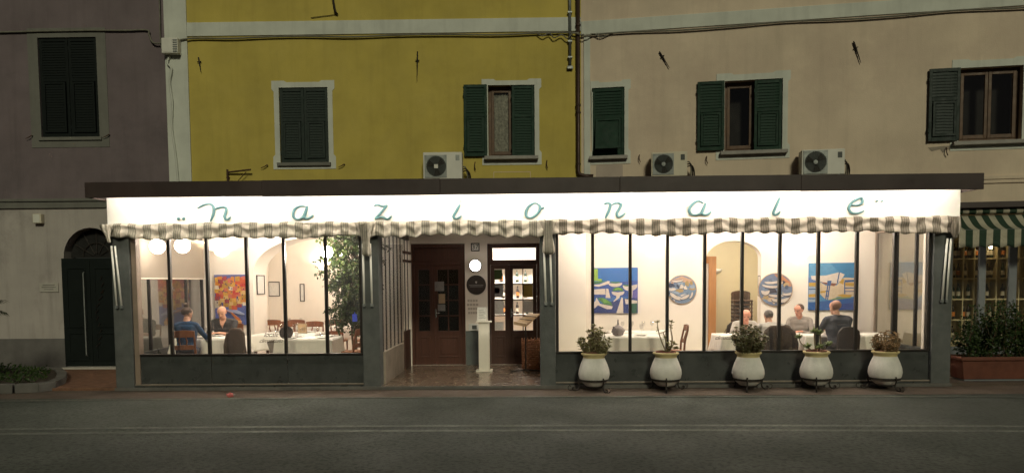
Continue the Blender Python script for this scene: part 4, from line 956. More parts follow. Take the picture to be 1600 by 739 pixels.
def cloth(name, label, loc, sx, sy, z, drop, sd, m='linen', rotz=0):
    rnd = random.Random(sd); n = 120; rows = 8; vs = []; per = []
    rc = .03
    for k in range(n):
        s_ = k / n * 4; e = int(s_); f = s_ - e; u = -1 + 2 * f
        per.append([(u, -1), (1, u), (-u, 1), (-1, -u)][e])
    ph = rnd.uniform(0, 6)
    for j in range(rows + 1):
        f = j / rows
        for k, (u, v) in enumerate(per):
            cornr = max(0, (abs(u) + abs(v)) - 1.55) / .45
            fold = (.012 + .02 * cornr) * math.sin(k * 2 * math.pi / n * 26 + ph + 1.2 * math.sin(k * .21)) * f
            out = .004 + .035 * f + fold + .05 * cornr * f
            l_ = math.hypot(u, v); hh = drop * (1 + .18 * cornr) * f
            vs.append((u * sx / 2 + u / l_ * out, v * sy / 2 + v / l_ * out, z - hh))
    fs = [(j * n + k, j * n + (k + 1) % n, (j + 1) * n + (k + 1) % n, (j + 1) * n + k) for j in range(rows) for k in range(n)]
    c0 = len(vs); vs.append((0, 0, z + .002)); fs += [(c0, k, (k + 1) % n) for k in range(n)]
    o = G().add(vs, fs).obj(name, m, smooth=True, loc=loc, rotz=rotz); tag(o, label, 'tablecloth')
    so = o.modifiers.new('thick', 'SOLIDIFY'); so.thickness = .002
    return o
def table(what, loc, sx, sy, drop=.28, sd=1, rotz=0):
    t = thing('dining_table', 'dining table under the cloth ' + what, 'table', loc, rotz)
    G().box(-sx / 2 + .005, sx / 2 - .005, -sy / 2 + .005, sy / 2 - .005, .705, .735).obj('tabletop', 'chair_wood', t, bev=.004)
    for x in (-1, 1):
        for y in (-1, 1): G().box(x * (sx / 2 - .06) - .025, x * (sx / 2 - .06) + .025, y * (sy / 2 - .06) - .025, y * (sy / 2 - .06) + .025, 0, .705).obj('leg', 'chair_wood', t, bev=.004)
    cloth('tablecloth', 'white linen cloth ' + what, loc, sx, sy, .745, drop, sd, rotz=rotz)
table('on the couple\'s table by the left window', (-5.93, 1.38, 0), 1.12, .78, .30, 1)
table('on the nearest laid table beside the ficus', (-3.98, 1.12, 0), 1.02, .80, .34, 2)
table('on the laid table in front of the arch', (-4.75, 2.35, 0), 1.25, .80, .30, 3)
table('on the left table in the back room', (-5.35, 4.75, 0), 1.1, .8, .3, 4)
table('on the right table in the back room', (-3.95, 4.75, 0), 1.1, .8, .3, 5)
table('on the laid table with the round carafe', (1.88, 1.15, 0), 1.22, .78, .30, 6)
table('on the table against the wall behind the carafe', (2.25, 2.25, 0), 1.15, .62, .30, 7)
table('on the two older men\'s table behind the bushy jade plant', (4.15, 1.18, 0), 1.22, .74, .30, 8)
table('on the table of the man in dark jacket', (5.55, 1.18, 0), 1.02, .74, .30, 9)
table('in the far right corner of the dining room', (6.35, 1.15, 0), .52, .62, .30, 10)
WG = G().lathe([(.033, 0), (.033, .003), (.006, .008), (.004, .08), (.012, .09), (.034, .12), (.038, .15), (.032, .19), (.0305, .19), (.036, .15), (.032, .122), (.006, .095)], 16, cap=False).mesh('wine_glass', 'ware_glass', True)
TB = G().lathe([(.03, 0), (.035, .09), (.033, .09), (.028, .006), (.001, .006)], 16, cap=False).mesh('tumbler', 'ware_glass', True)
PL = G().lathe([(.001, .0), (.07, 0), (.075, .006), (.125, .018), (.125, .022), (.075, .011), (.001, .009)], 24, cap=False).mesh('plate', 'porcelain', True)
def ware(tx, ty, what, spots, z=.748):
    for kind, dx, dy in spots:
        rank = sorted(s_[1] * 1000 + s_[2] for s_ in spots if s_[0] == kind).index(dx * 1000 + dy); rk = ORD[rank] + ' '
        nm, me, lb, gp = {'w': ('wine_glass', WG, 'clear wine glass ', 'wine glasses '), 't': ('tumbler', TB, 'clear water tumbler ', 'tumblers '), 'p': ('plate', PL, 'white plate ', 'plates ')}[kind]
        tag(link(nm, me, None, (tx + dx, ty + dy, z)), rk + lb + 'from the left ' + what, nm.replace('_', ' '), gp + what)
four = [('p', -.3, -.2), ('p', .3, -.2), ('p', -.3, .2), ('p', .3, .2), ('w', -.12, -.12), ('w', .14, -.1), ('w', -.14, .12), ('w', .12, .14), ('t', -.22, -.06), ('t', .22, .0)]
ware(-5.93, 1.38, 'on the couple\'s table', [('w', .02, .02), ('w', -.1, .08), ('p', .02, .22), ('p', -.12, -.18), ('t', -.02, -.08)])
ware(-3.98, 1.12, 'on the table beside the ficus', four); ware(-4.75, 2.35, 'on the table before the arch', four)
ware(-5.35, 4.75, 'on the left back room table', four[:6]); ware(-3.95, 4.75, 'on the right back room table', four[:6])
ware(1.88, 1.15, 'on the table with the round carafe', [('p', .25, -.1), ('w', .3, .2), ('w', .1, .22)]); ware(2.25, 2.25, 'on the table by the inner wall', [('w', -.3, 0), ('w', -.1, .1), ('w', .12, .05), ('w', .3, .1)])
ware(4.15, 1.18, 'on the two older men\'s table', [('p', .1, -.2), ('p', .08, .2), ('w', -.1, .0), ('w', .25, .02), ('t', .35, .1)]); ware(5.55, 1.18, 'on the dark jacket man\'s table', [('p', -.02, -.2), ('p', -.2, .2), ('w', -.22, 0), ('w', .1, .1)])
t = thing('carafe', 'round patterned glass carafe with narrow neck on the white table', 'carafe', (1.70, .98, .748))
G().lathe([(.05, 0), (.085, .02), (.115, .075), (.11, .13), (.07, .175), (.022, .20), (.014, .25), (.012, .30), (.010, .30), (.012, .2)], 24, cap=False).obj('body', pm((150, 140, 140)), t, smooth=True)
rr = random.Random(9)
for k in range(26):
    a_, b_ = rr.uniform(0, 6.28), rr.uniform(-.7, .8); p = Vector((math.cos(a_) * math.cos(b_), math.sin(a_) * math.cos(b_), math.sin(b_))) * .113 + Vector((0, 0, .093)); G().ball(p, .012, 8, 5).obj('glass_knob', pm((95, 85, 90)), t, smooth=True)
t = thing('menu_holder', 'brown menu holder standing on the table before the arch', 'menu', (-4.42, 2.15, .748))
G().box(-.09, .09, -.02, .02, 0, .20).obj('cover', 'paper_tan', t, bev=.004); G().box(-.07, .07, -.024, -.0205, .02, .18).obj('page', 'lectern_wood', t)
t = thing('serving_plate', 'dark round plate leaning on the table beside the ficus', 'plate', (-4.35, .92, .86)); o = G().lathe([(.001, 0), (.09, .0), (.125, .02), (.125, .026), (.085, .01), (.001, .01)], 24, axis='y', cap=False).obj('dish', 'chair_dark', t, smooth=True); o.rotation_euler = (rad(10), 0, rad(30))
t = thing('napkin', 'folded grey napkin hanging off the table near the lettering', 'napkin', (-4.52, .9, .45)); o = G().box(-.10, .10, -.008, .008, 0, .28).obj('fold', 'cloth_grey', t, bev=.006); o.rotation_euler = (0, rad(-18), 0)
# chairs
chair('reddish wooden chair under the woman in blue', (-6.06, .62, 0), rad(16)); chair('wooden chair under the bald man in dark shirt', (-5.95, 2.28, 0), rad(176))
chair('wooden chair wearing a dark jacket, left of the laid tables', (-4.98, .80, 0), rad(-38))
chair('cut out back wooden chair turned sideways beside the ficus', (-3.12, .80, 0), rad(62)); chair('wooden chair behind the ficus table, back to the plant', (-3.28, 1.50, 0), rad(95))
for x, lb in ((-5.05, 'wooden chair behind the arch table, left one'), (-4.45, 'wooden chair behind the arch table, right one')): chair(lb, (x, 2.86, 0), rad(180))
for x, lb in ((-5.62, 'first wooden chair from the left in the back room'), (-5.08, 'second wooden chair from the left in the back room'), (-4.25, 'third wooden chair from the left in the back room'), (-3.66, 'fourth wooden chair from the left in the back room')): chair(lb, (x, 4.15, 0), 0)
chair('pale wooden chair with tall posts right of the carafe table', (2.70, 1.10, 0), rad(88))
chair('dark chair under the grey haired man in light shirt', (4.36, .55, 0), rad(4), 'chair_dark', True); chair('dark chair under the bald old man', (4.18, 1.88, 0), rad(180), 'chair_dark', True)
chair('dark chair under the man facing left', (5.28, 1.88, 0), rad(160), 'chair_dark', True); chair('dark chair under the man in dark jacket', (5.52, .52, 0), rad(10), 'chair_dark', True)
chair('empty dark rounded chair between the two right tables', (4.98, 1.05, 0), rad(-80), 'chair_dark', True)
sconce(rw(2.95, 2.6, 1.98), RW, 'unlit white bowl sconce on the hall wall behind the arch', on=False)
base = rw(3.46, 1.75, 0)
for k in range(11): chair(ORD[k] + ' brown chair from the floor in the hall chair stack', (base[0], base[1], k * .083), RW + math.pi, 'window_wood', True, 'chairs stacked in the hall', .66)
def jacket(label, loc, rotz, m):
    t = thing('jacket', label, 'jacket', loc, rotz); n = 40; rows = 14; vs = []; fs = []; rnd = random.Random(int(loc[0] * 100))
    ph = [rnd.uniform(0, 6) for _ in range(4)]
    for j in range(rows + 1):
        f = j / rows
        for k in range(n):
            a = 2 * math.pi * k / n; wr = .25 + .015 * f if f > .12 else .15 + .8 * f
            r = 1 + .05 * math.sin(a * 5 + ph[0] + f * 3) * f + .03 * math.sin(a * 11 + ph[1])
            vs.append((wr * math.cos(a) * r, -.25 + (.055 + .035 * f) * math.sin(a) * r, .96 - .62 * f - .02 * math.sin(a * 3 + ph[2]) * f))
    for j in range(rows):
        for k in range(n): fs.append((j * n + k, j * n + (k + 1) % n, (j + 1) * n + (k + 1) % n, (j + 1) * n + k))
    fs.append(tuple(range(n)))
    o = G().add(vs, fs).obj('coat_body', m, t, smooth=True)
    for s_ in (-1, 1): G().tube(smoothpath([(s_ * .23, -.27, .86), (s_ * .27, -.29, .7), (s_ * .26, -.30, .5), (s_ * .25, -.29, .38)], 4), [.04] * 5 + [.05] * 5 + [.045] * 3, 10).obj('sleeve', m, t, smooth=True)
jacket('dark brown jacket hung over the chair left of the laid tables', (-4.98, .80, 0), rad(-38), 'cloth_brown')
jacket('brown jacket hung over the light shirted man\'s chair', (4.36, .55, 0), rad(4), 'cloth_brown')
# ------------------------------------------------------------------ people (seated, one continuous body each)
def person(label, loc, rotz, top, bottom, hair=None, hair_m='hair_brown', sleeve='long', lean=8, nod=10, turn=0, skin='skin', scale=1.0, hands=((-.10, .40, .80), (.12, .40, .80)), bun=False, build=1.0, vneck=False):
    t = thing('person', label, 'person', loc, rotz); t.scale = (scale,) * 3
    P = []  # tag, p0, r0, p1, r1
    pel = Vector((0, -.03, .56)); ln = Matrix.Rotation(rad(-lean), 3, 'X')
    U = lambda x, y, z: pel + ln @ Vector((x, y, z))
    b = build
    lev = [(.075, .0, .0, .125), (.062, .0, .14, .108), (.082, .005, .30, .118), (.10, .0, .40, .098)]
    for i, (w, y, z, r) in enumerate(lev):
        w *= b; r *= (b + 1) / 2
        P.append(('top' if i else 'bot', U(-w, y, z), r, U(w, y, z), r))
        if i:
            w0, y0, z0, r0 = lev[i - 1]; w0 *= b; r0 *= (b + 1) / 2
            for s in (-1, 1): P.append(('top', U(s * w0, y0, z0), r0, U(s * w, y, z), r))
    for s in (-1, 1): P.append(('top', U(0, -.01, .49), .055, U(s * .165 * b, -.005, .455), .062))
    neck0 = U(0, -.005, .47); hc = U(0, .03, .655)
    P.append(('skin', neck0, .056, U(0, .012, .575), .053))
    R = Matrix.Rotation(rad(turn), 3, 'Z') @ Matrix.Rotation(rad(-nod), 3, 'X')
    H = lambda x, y, z: hc + R @ Vector((x, y, z))
    for p0, r0, p1, r1 in (((0, -.022, .045), .082, (0, .022, .045), .078), ((0, .025, -.01), .070, (0, .04, -.06), .050), ((-.018, .05, -.075), .034, (.018, .05, -.075), .034),
                           ((0, .094, .012), .011, (0, .108, -.022), .015), ((-.03, .076, .03), .016, (.03, .076, .03), .016)):
        P.append(('skin', H(*p0), r0, H(*p1), r1))
    P.append(('lip', H(-.016, .088, -.052), .0085, H(.016, .088, -.052), .0085))
    for s in (-1, 1): P.append(('skin', H(s * .080, -.008, .02), .014, H(s * .076, -.002, -.018), .010))
    for s in (-1, 1):
        hip = Vector((s * .09, .0, .545)); kn = Vector((s * .13, .43, .53)); an = Vector((s * .12, .38, .10))
        P += [('bot', hip, .095, kn, .062), ('bot', kn, .060, an, .042), ('shoe', Vector((s * .12, .36, .05)), .045, Vector((s * .13, .54, .04)), .036)]
        sh = U(s * .185 * b, -.005, .445); wr = Vector(hands[0 if s < 0 else 1])
        d = wr - sh; L1, L2 = .29, .26; dist = min(d.length, L1 + L2 - .01); a = (L1 * L1 - L2 * L2 + dist * dist) / (2 * dist); hgt = math.sqrt(max(0, L1 * L1 - a * a))
        dn = d.normalized(); wr = sh + dn * dist; out = Vector((s * .6, -.15, -.8)); out = (out - dn * out.dot(dn)).normalized(); el = sh + dn * a + out * hgt
        P += [('top', sh, .058, el, .043), ('top' if sleeve == 'long' else 'skin', el, .041, wr, .028)]
        if sleeve != 'long': P.append(('top', sh, .064, sh + (el - sh) * .8, .056))
        f = (wr - el).normalized(); f = Vector((f.x * .7 - s * .15, f.y, f.z * .25)).normalized(); sd = f.cross(Vector((0, 0, 1))).normalized(); up = sd.cross(f)
        pc = wr + f * .05
        for q in (-.024, .0, .024): P.append(('skin', wr + f * .012 + sd * q * .6, .017, wr + f * .082 + sd * q, .014))
        for q, l in ((-.031, .052), (-.011, .064), (.010, .060), (.030, .046)):
            b0 = wr + f * .085 + sd * q; b1 = b0 + f * l * .55 + up * .004 ; b2 = b1 + f * l * .45 - up * l * .45
            P += [('skin', b0, .0095, b1, .0088), ('skin', b1, .0088, b2, .0072)]
        th0 = wr + f * .025 - sd * s * .028; th1 = th0 + f * .035 - sd * s * .022; P += [('skin', th0, .0125, th1, .010), ('skin', th1, .010, th1 + f * .03, .0085)]
    g = G()
    for _, a, ra, c, rc in P: g.capsule(a, ra, c, rc, 12)
    o = link('tmp', g.mesh('tmp', 'skin'))
    rm = o.modifiers.new('r', 'REMESH'); rm.mode = 'VOXEL'; rm.voxel_size = .0075
    sm = o.modifiers.new('s', 'SMOOTH'); sm.factor = .5; sm.iterations = 4
    me = bpy.data.meshes.new_from_object(o.evaluated_get(bpy.context.evaluated_depsgraph_get())); bpy.data.objects.remove(o)
    me.name = 'body'; me.materials.clear()
    tags = ['skin', 'lip', 'top', 'bot', 'shoe']
    for m in (skin, 'lip', top, bottom, 'shoe'): me.materials.append(MATS[m])
    nf = len(me.polygons); c = np.zeros(nf * 3); me.polygons.foreach_get('center', c); c = c.reshape(-1, 3); best = np.full(nf, 1e9); idx = np.zeros(nf, dtype=np.int32)
    for tg, a, ra, e, re in P:
        a = np.array(a); e = np.array(e); d = e - a; k = np.clip(((c - a) @ d) / max(d @ d, 1e-9), 0, 1)
        dd = np.linalg.norm(c - (a + k[:, None] * d), axis=1) - (ra + (re - ra) * k)
        w = dd < best; best[w] = dd[w]; idx[w] = tags.index(tg)
    if vneck:
        q = (c - np.array(pel)) @ np.array(ln); v_ = (q[:, 1] > .03) & (q[:, 2] > .36) & (np.abs(q[:, 0]) < (q[:, 2] - .36) * .45) & (q[:, 2] < .56); idx[v_] = 0
    me.polygons.foreach_set('material_index', idx); me.polygons.foreach_set('use_smooth', np.ones(nf, dtype=bool)); me.update()
    link('body', me, t)
    for s in (-1, 1): G().ball(H(s * .031, .086, .010), .0105, 10, 7).obj('eye', 'eye', t, smooth=True)
    rq = R.to_4x4()
    if hair == 'full':
        G().ball(H(0, -.018, .055), (.089, .098, .086), 22, 14, rot=R, fn=lambda q: q * (1 + .015 * math.sin(q.x * 40) * math.sin(q.z * 33))).obj('hair', hair_m, t, smooth=True)
    elif hair == 'short':
        G().ball(H(0, -.020, .050), (.0865, .088, .084), 22, 14, rot=R).obj('hair', hair_m, t, smooth=True)
    elif hair == 'fringe':
        G().ball(H(0, -.030, .015), (.0855, .079, .052), 22, 14, rot=R).obj('hair', hair_m, t, smooth=True)
    if bun: G().ball(H(0, -.05, .165), (.046, .044, .044), 14, 10, rot=R, fn=lambda q: q * (1 + .08 * math.sin(8 * math.atan2(q.y, q.x) + 6 * q.z))).obj('hair_bun', hair_m, t, smooth=True)
    return t
person('woman in a blue top with a hair bun, her back to the window', (-6.06, .66, 0), rad(14), 'cloth_blue', 'cloth_navy', 'full', 'hair_brown', 'long', 8, 14, -38, bun=True, build=.9, hands=((-.02, .46, .83), (.26, .40, .80)))
person('bald man in a dark short sleeved shirt facing the woman', (-5.95, 2.18, 0), rad(176), 'cloth_black', 'cloth_navy', None, 'hair_grey', 'short', 16, 24, 8, build=1.18, skin='skin', vneck=True, hands=((-.05, .42, .80), (.10, .44, .80)))
person('bald old man facing the window behind the bushy jade plant', (4.20, 1.80, 0), rad(176), 'cloth_white', 'cloth_navy', None, 'hair_grey', 'long', 26, 18, -8, 'skin_red', .94, build=1.05, vneck=True)
person('grey haired man in a light shirt, his back to the window', (4.38, .60, 0), rad(6), 'cloth_white', 'cloth_navy', 'short', 'hair_grey', 'long', 20, 12, 0, build=1.2, scale=.93)
person('man with short brown hair facing left across the right table', (5.30, 1.80, 0), rad(150), 'cloth_grey', 'cloth_navy', 'short', 'hair_brown', 'long', 14, 12, -30, 'skin_red', .97)
person('man in a dark jacket with cropped hair, his back to the window', (5.52, .58, 0), rad(12), 'cloth_navy', 'cloth_black', 'short', 'skin_brown', 'long', 10, 8, 12, build=1.2, scale=1.03)

# ------------------------------------------------------------------ leaves
def leaf(g, c, d, up, L, W, mi=0, fold=.25):
    d = d.normalized(); s = d.cross(up)
    s = s.normalized() if s.length > 1e-5 else Vector((1, 0, 0)); n = s.cross(d)
    tip = c + d * L - n * L * .12
    m1 = c + d * L * .45
    g.add([c, m1 + s * W / 2 + n * W * fold, tip, m1 - s * W / 2 + n * W * fold, m1], [(0, 1, 4), (1, 2, 4), (0, 4, 3), (4, 2, 3)], mi)
def rvec(r):
    while 1:
        v = Vector((r.uniform(-1, 1), r.uniform(-1, 1), r.uniform(-1, 1)))
        if .05 < v.length < 1: return v.normalized()
# ficus in the left dining room
rf = random.Random(21)
t = thing('ficus_tree', 'tall indoor ficus with drooping dark leaves in the left dining room', 'plant', (-3.34, 1.95, 0))
G().lathe([(.001, .0), (.14, 0), (.19, .32), (.205, .32), (.205, .36), (.18, .36), (.17, .31), (.001, .30)], 24, cap=False).obj('pot', 'terracotta', t, smooth=True)
tr = G()
for k in range(3): tr.tube(smoothpath([(.02 * math.cos(k * 2.1), .02 * math.sin(k * 2.1), .28), (.05 * math.cos(k * 2.1 + 1), .05 * math.sin(k * 2.1 + 1), .8), (.03 * math.cos(k * 2.1 + 3), .03 * math.sin(k * 2.1 + 3), 1.4), (.12 * math.cos(k * 2.1), .12 * math.sin(k * 2.1), 2.3)], 4), [.02 - .001 * q for q in range(13)], 7)
lf = G(); twigs = G()
for k in range(190):
    z = rf.uniform(1.0, 2.75); a = rf.uniform(0, 6.28); reach = rf.uniform(.15, .70) * (1 if z > 1.5 else .75)
    p0 = Vector((0, 0, z)); p1 = Vector((math.cos(a) * reach * .6, math.sin(a) * reach * .6, z + rf.uniform(.02, .2))); p2 = Vector((math.cos(a) * reach, math.sin(a) * reach, p1.z - rf.uniform(.05, .3)))
    path = smoothpath([p0, p1, p2], 6); twigs.tube(path, [.006 - .0003 * q for q in range(len(path))], 5)
    for q in range(4, len(path)):
        for _ in range(rf.randrange(4, 8)):
            d = rvec(rf) + Vector((0, 0, -.7)); leaf(lf, path[q] + rvec(rf) * .05, d, rvec(rf), rf.uniform(.06, .10), rf.uniform(.034, .05))
for _ in range(1100):   # denser, darker lower part by the column
    c = Vector((rf.gauss(.12, .13), rf.gauss(0, .14), rf.uniform(.75, 1.6))); leaf(lf, c, rvec(rf) + Vector((0, 0, -.6)), rvec(rf), rf.uniform(.05, .09), rf.uniform(.028, .045))
tr.obj('trunk', 'bark', t, smooth=True); twigs.obj('branch_twigs', 'bark', t); tag(lf.obj('foliage', 'ficus_leaf', t), kind='stuff')
t = thing('blue_reflection_spot', 'small bright blue piece added for a sign reflection among the lower ficus leaves', 'card', (-3.20, 1.42, 1.12)); G().box(-.045, .045, -.004, .004, -.10, .04).slab([(-.012, .04), (.012, .04), (.0, .09)], [], -.003, .003).obj('card', 'blue_reflection_spot', t, bev=.003)  # solid blue piece added in place of a sign reflection

# ------------------------------------------------------------------ white jars with succulents on iron stands
def jar(label, x, style, sd, tw):
    r = random.Random(sd)
    t = thing('plant_jar', label, 'plant pot', (x, -.31, -.056), tw)
    prof = [(.001, .08), (.135, .08), (.15, .09), (.215, .145), (.262, .215), (.276, .28), (.268, .35), (.236, .44), (.200, .52), (.188, .545)]
    prof = [(q * .935, z) for q, z in prof]; G().lathe(prof, 36, cap=False).obj('jar_body', 'pot_white', t, smooth=True)
    G().lathe([(.1757, .545), (.176, .575), (.208, .60), (.213, .622), (.195, .632), (.170, .622), (.166, .57)], 36, cap=False).obj('jar_rim', 'pot_yellow', t, smooth=True)
    G().lathe([(.001, .57), (.172, .57)], 24, cap=False).obj('soil', 'soil', t)
    G().lathe([(.15, .545), (.166, .65), (.158, .65), (.145, .6)], 20, cap=False).obj('inner_pot', 'terracotta', t, smooth=True)
    st = G().lathe([(.226, .165), (.236, .165), (.236, .205), (.226, .205), (.226, .165)], 32, cap=False).obj('stand_ring', 'iron', t)
    for k in range(3):
        a = -math.pi / 2 + .35 + k * 2 * math.pi / 3; c, s_ = math.cos(a), math.sin(a)
        pts = [(.235, .23), (.262, .20), (.25, .14), (.235, .09), (.26, .03), (.32, .008), (.355, .03), (.345, .055), (.325, .05)]
        G().tube(smoothpath([(q * c, q * s_, z) for q, z in pts], 4), .0125, 6).obj('scroll_leg', 'iron', t)
        pts = [(.38, .012), (.42, .03), (.425, .07), (.40, .09), (.385, .07)]
        G().tube(smoothpath([(.26 * c, .26 * s_, .02)] + [(q * c, q * s_, z) for q, z in pts], 4), .006, 5).obj('scroll_curl', 'iron', t)
    G().tube([(.14 * math.cos(2 * math.pi * k / 20), .14 * math.sin(2 * math.pi * k / 20), .07) for k in range(20)], .009, 5, closed=True).obj('lower_ring', 'iron', t)
    stems, lv = G(), G()
    def rosette(c, d, n, L, W):
        for k in range(n):
            a = 2 * math.pi * k / n + r.uniform(-.3, .3); o = d.orthogonal().normalized(); o = Quaternion(d.normalized(), a) @ o
            v = (d.normalized() * r.uniform(.1, .9) + o).normalized()
            rot = v.to_track_quat('Z', 'Y').to_matrix(); lv.ball(c + v * L * .55, (W / 2, W * .17, L / 2), 6, 4, rot=rot)
    b0 = Vector((0, 0, .61))
    def bush(n, cz, rx, ry, rz, L, W, nl):
        for k in range(n):
            v = rvec(r) * (r.uniform(.25, 1) ** .5); p = Vector((v.x * rx, v.y * ry, max(.64, cz + v.z * rz)))
            a = b0 + Vector((v.x * .09, v.y * .09, 0)); m_ = a.lerp(p, .5) + Vector((v.x * .02, v.y * .02, -.03)); pp = smoothpath([a, m_, p], 5)
            stems.tube(pp, [.009 - .0005 * q for q in range(len(pp))], 5)
            rosette(pp[-1], pp[-1] - pp[-3], nl, L, W)
            for q in range(4, len(pp) - 1, 2): rosette(pp[q] + rvec(r) * .015, (pp[q] - pp[q - 1]).normalized() + rvec(r) * .7, 3, L, W)
        for k in range(5):
            a = k * 1.26; stems.tube(smoothpath([b0, b0 + Vector((.05 * math.cos(a), .05 * math.sin(a), .08)), b0 + Vector((.12 * math.cos(a), .11 * math.sin(a), .18))], 4), [.017 - .001 * q for q in range(9)], 7)
    if style == 'bushy': bush(62, .83, .30, .25, .26, .052, .032, 6)
    elif style == 'sparse':
        for pts, n in (([(.02, 0, 0), (-.05, 0, .14), (-.11, .01, .30), (-.13, .0, .44)], 3), ([(.03, 0, 0), (.0, .0, .18), (-.04, .0, .30)], 4), ([(.05, .0, 0), (.09, .01, .2), (.07, .0, .36), (.08, .0, .45)], 4)):
            pp = smoothpath([b0 + Vector(p) * 1.14 for p in pts], 4); stems.tube(pp, [.013 - .0005 * k for k in range(len(pp))], 6)
            rosette(pp[-1], pp[-1] - pp[-3], 6, .06, .034); rosette(pp[-4], Vector((r.uniform(-1, 1), r.uniform(-1, 1), .6)), n, .055, .034)
        for k in range(9): rosette(b0 + Vector((r.uniform(.0, .16), r.uniform(-.08, .08), r.uniform(.03, .2))), Vector((r.uniform(-.4, .4), r.uniform(-.4, .4), 1)), 5, .06, .04)
        for k in range(3): stems.tube([b0 + Vector((.03, 0, 0)), b0 + Vector((.05 + .04 * k, 0, .1 + .03 * k))], .011, 6)
    elif style == 'dense': bush(150, .84, .38, .30, .23, .044, .030, 7)
    elif style == 'rosettes':
        for pts, L_ in (([(0, 0, 0), (-.12, -.02, .06), (-.24, -.03, .14), (-.28, -.02, .24)], .075), ([(.0, 0, 0), (-.03, .0, .15), (-.04, .0, .34)], .09), ([(.02, 0, 0), (.06, 0, .12), (.05, .0, .32)], .08), ([(.03, 0, 0), (.12, -.03, .06), (.20, -.03, .14)], .085), ([(.02, 0, 0), (.06, -.05, .06), (.08, -.08, .10)], .085), ([(0, 0, 0), (-.08, -.05, .05), (-.12, -.07, .10)], .08)):
            pp = smoothpath([b0 + Vector(p) for p in pts], 4); stems.tube(pp, [.012 - .0004 * k for k in range(len(pp))], 6)
            rosette(pp[-1], Vector((0, -.3, 1)), 10, L_, .032); rosette(pp[-1] - Vector((0, 0, .02)), Vector((0, -.2, .6)), 8, L_, .034)
    else: bush(110, .79, .28, .24, .17, .036, .020, 7)
    stems.obj('stems', 'jade_stem', t, smooth=True)
    tag(lv.obj('leaves', {'bushy': 'jade_leaf', 'sparse': 'jade_leaf', 'dense': 'jade_dark', 'rosettes': 'rosette_leaf'}.get(style, 'jade_red'), t, smooth=True), kind='stuff')
jar('white jar with a spreading green jade plant, nearest the entrance', 1.14, 'bushy', 31, 2.3)
jar('white jar with a sparse tall stemmed succulent, second from the entrance', 2.32, 'sparse', 32, -.5)
jar('white jar with a dense dark dome shaped jade plant, the middle jar', 3.67, 'dense', 33, 1.4)
jar('white jar with long stemmed green rosettes before the dark jacket man', 4.78, 'rosettes', 34, -.7)
jar('white jar with a low reddish bush beside the right column', 5.90, 'red', 35, -2.2)

# ------------------------------------------------------------------ terracotta trough with bush, right edge
rp = random.Random(41)
t = thing('planter_trough', 'long terracotta trough with a dark leafy bush right of the veranda', 'planter', (8.08, .42, -.012))
def frustum(g, a, b, c, d, z0, z1): return g.add([(-a, -b, z0), (a, -b, z0), (a, b, z0), (-a, b, z0), (-c, -d, z1), (c, -d, z1), (c, d, z1), (-c, d, z1)], [(0, 3, 2, 1), (4, 5, 6, 7), (0, 1, 5, 4), (1, 2, 6, 5), (2, 3, 7, 6), (3, 0, 4, 7)])
frustum(G(), .58, .19, .64, .24, .035, .36).obj('box', 'terracotta', t, bev=.008); G().slab(rect(-.67, .67, -.27, .27), [rect(-.62, .62, -.22, .22)], .36, .42, flat='xy').obj('rim', 'terracotta', t, bev=.01)
G().box(-.56, .56, -.17, .17, 0, .035).obj('saucer', 'shop_frame', t, bev=.006); G().box(-.62, .62, -.22, .22, .361, .39).obj('soil', 'soil', t)
st, lv = G(), G()
for k in range(60):
    x, y = rp.uniform(-.55, .55), rp.uniform(-.15, .15); p = [Vector((x, y, .38))]; h = rp.uniform(.45, .80) * (1 + .25 * math.sin(x * 6 + 1)) + (.18 if k % 7 == 0 else 0)
    for q in range(5): p.append(p[-1] + Vector((rp.uniform(-.07, .07), rp.uniform(-.06, .05), h / 5)))
    pp = smoothpath(p, 3); st.tube(pp, .005, 4)
    for q in range(2, len(pp)):
        for _ in range(4): leaf(lv, pp[q] + rvec(rp) * .06, rvec(rp) + Vector((0, -.2, .1)), rvec(rp), rp.uniform(.05, .085), rp.uniform(.03, .045))
st.obj('stems', 'bark', t); tag(lv.obj('foliage', 'bush_leaf', t), kind='stuff')

# ------------------------------------------------------------------ raised bed and palm pot at the left edge
bed = thing('raised_bed', 'low raised flower bed with stone kerb at the left road edge', 'flower bed', (-9.3, .8, -.01))
out = [(-5, -1.10), (.75, -1.10), (1.10, -1.0), (1.22, -.75), (1.05, -.2), (.55, .65), (.0, 1.35), (-.4, 1.5), (-5, 1.5)]
inn = [(-4.9, -.95), (.70, -.95), (.98, -.87), (1.05, -.70), (.90, -.25), (.42, .56), (-.08, 1.22), (-.44, 1.36), (-4.9, 1.36)]
def lerp_poly(a, b, f): return [(p[0] + (q[0] - p[0]) * f, p[1] + (q[1] - p[1]) * f) for p, q in zip(a, b)]
nn = len(out)
for i in range(nn):   # kerb stones one by one
    j = (i + 1) % nn; a, b, c, d = Vector(out[i]), Vector(out[j]), Vector(inn[j]), Vector(inn[i]); k = max(1, round((b - a).length / .75))
    for q in range(k):
        f0, f1 = q / k + .006, (q + 1) / k - .006
        G().slab([tuple(a.lerp(b, f0)), tuple(a.lerp(b, f1)), tuple(d.lerp(c, f1)), tuple(d.lerp(c, f0))], [], -.044, .11, flat='xy').obj('kerb_stone', 'kerb_stone', bed, bev=.012)
G().slab(inn, [], -.04, .08, flat='xy').obj('soil', 'soil', bed)
lv = G(); rp = random.Random(51); cnt = 0
while cnt < 2600:
    x, y = rp.uniform(-4.6, 1.0), rp.uniform(-.9, 1.25)
    if x > 1.0 - .62 * max(0, y + .6) - .02: continue
    c = Vector((x, y, .08 + rp.uniform(.0, .10) + .06 * math.sin(x * 5) * math.cos(y * 6))); leaf(lv, c, rvec(rp) + Vector((0, -.2, .6)), rvec(rp), rp.uniform(.04, .09), rp.uniform(.025, .05)); cnt += 1
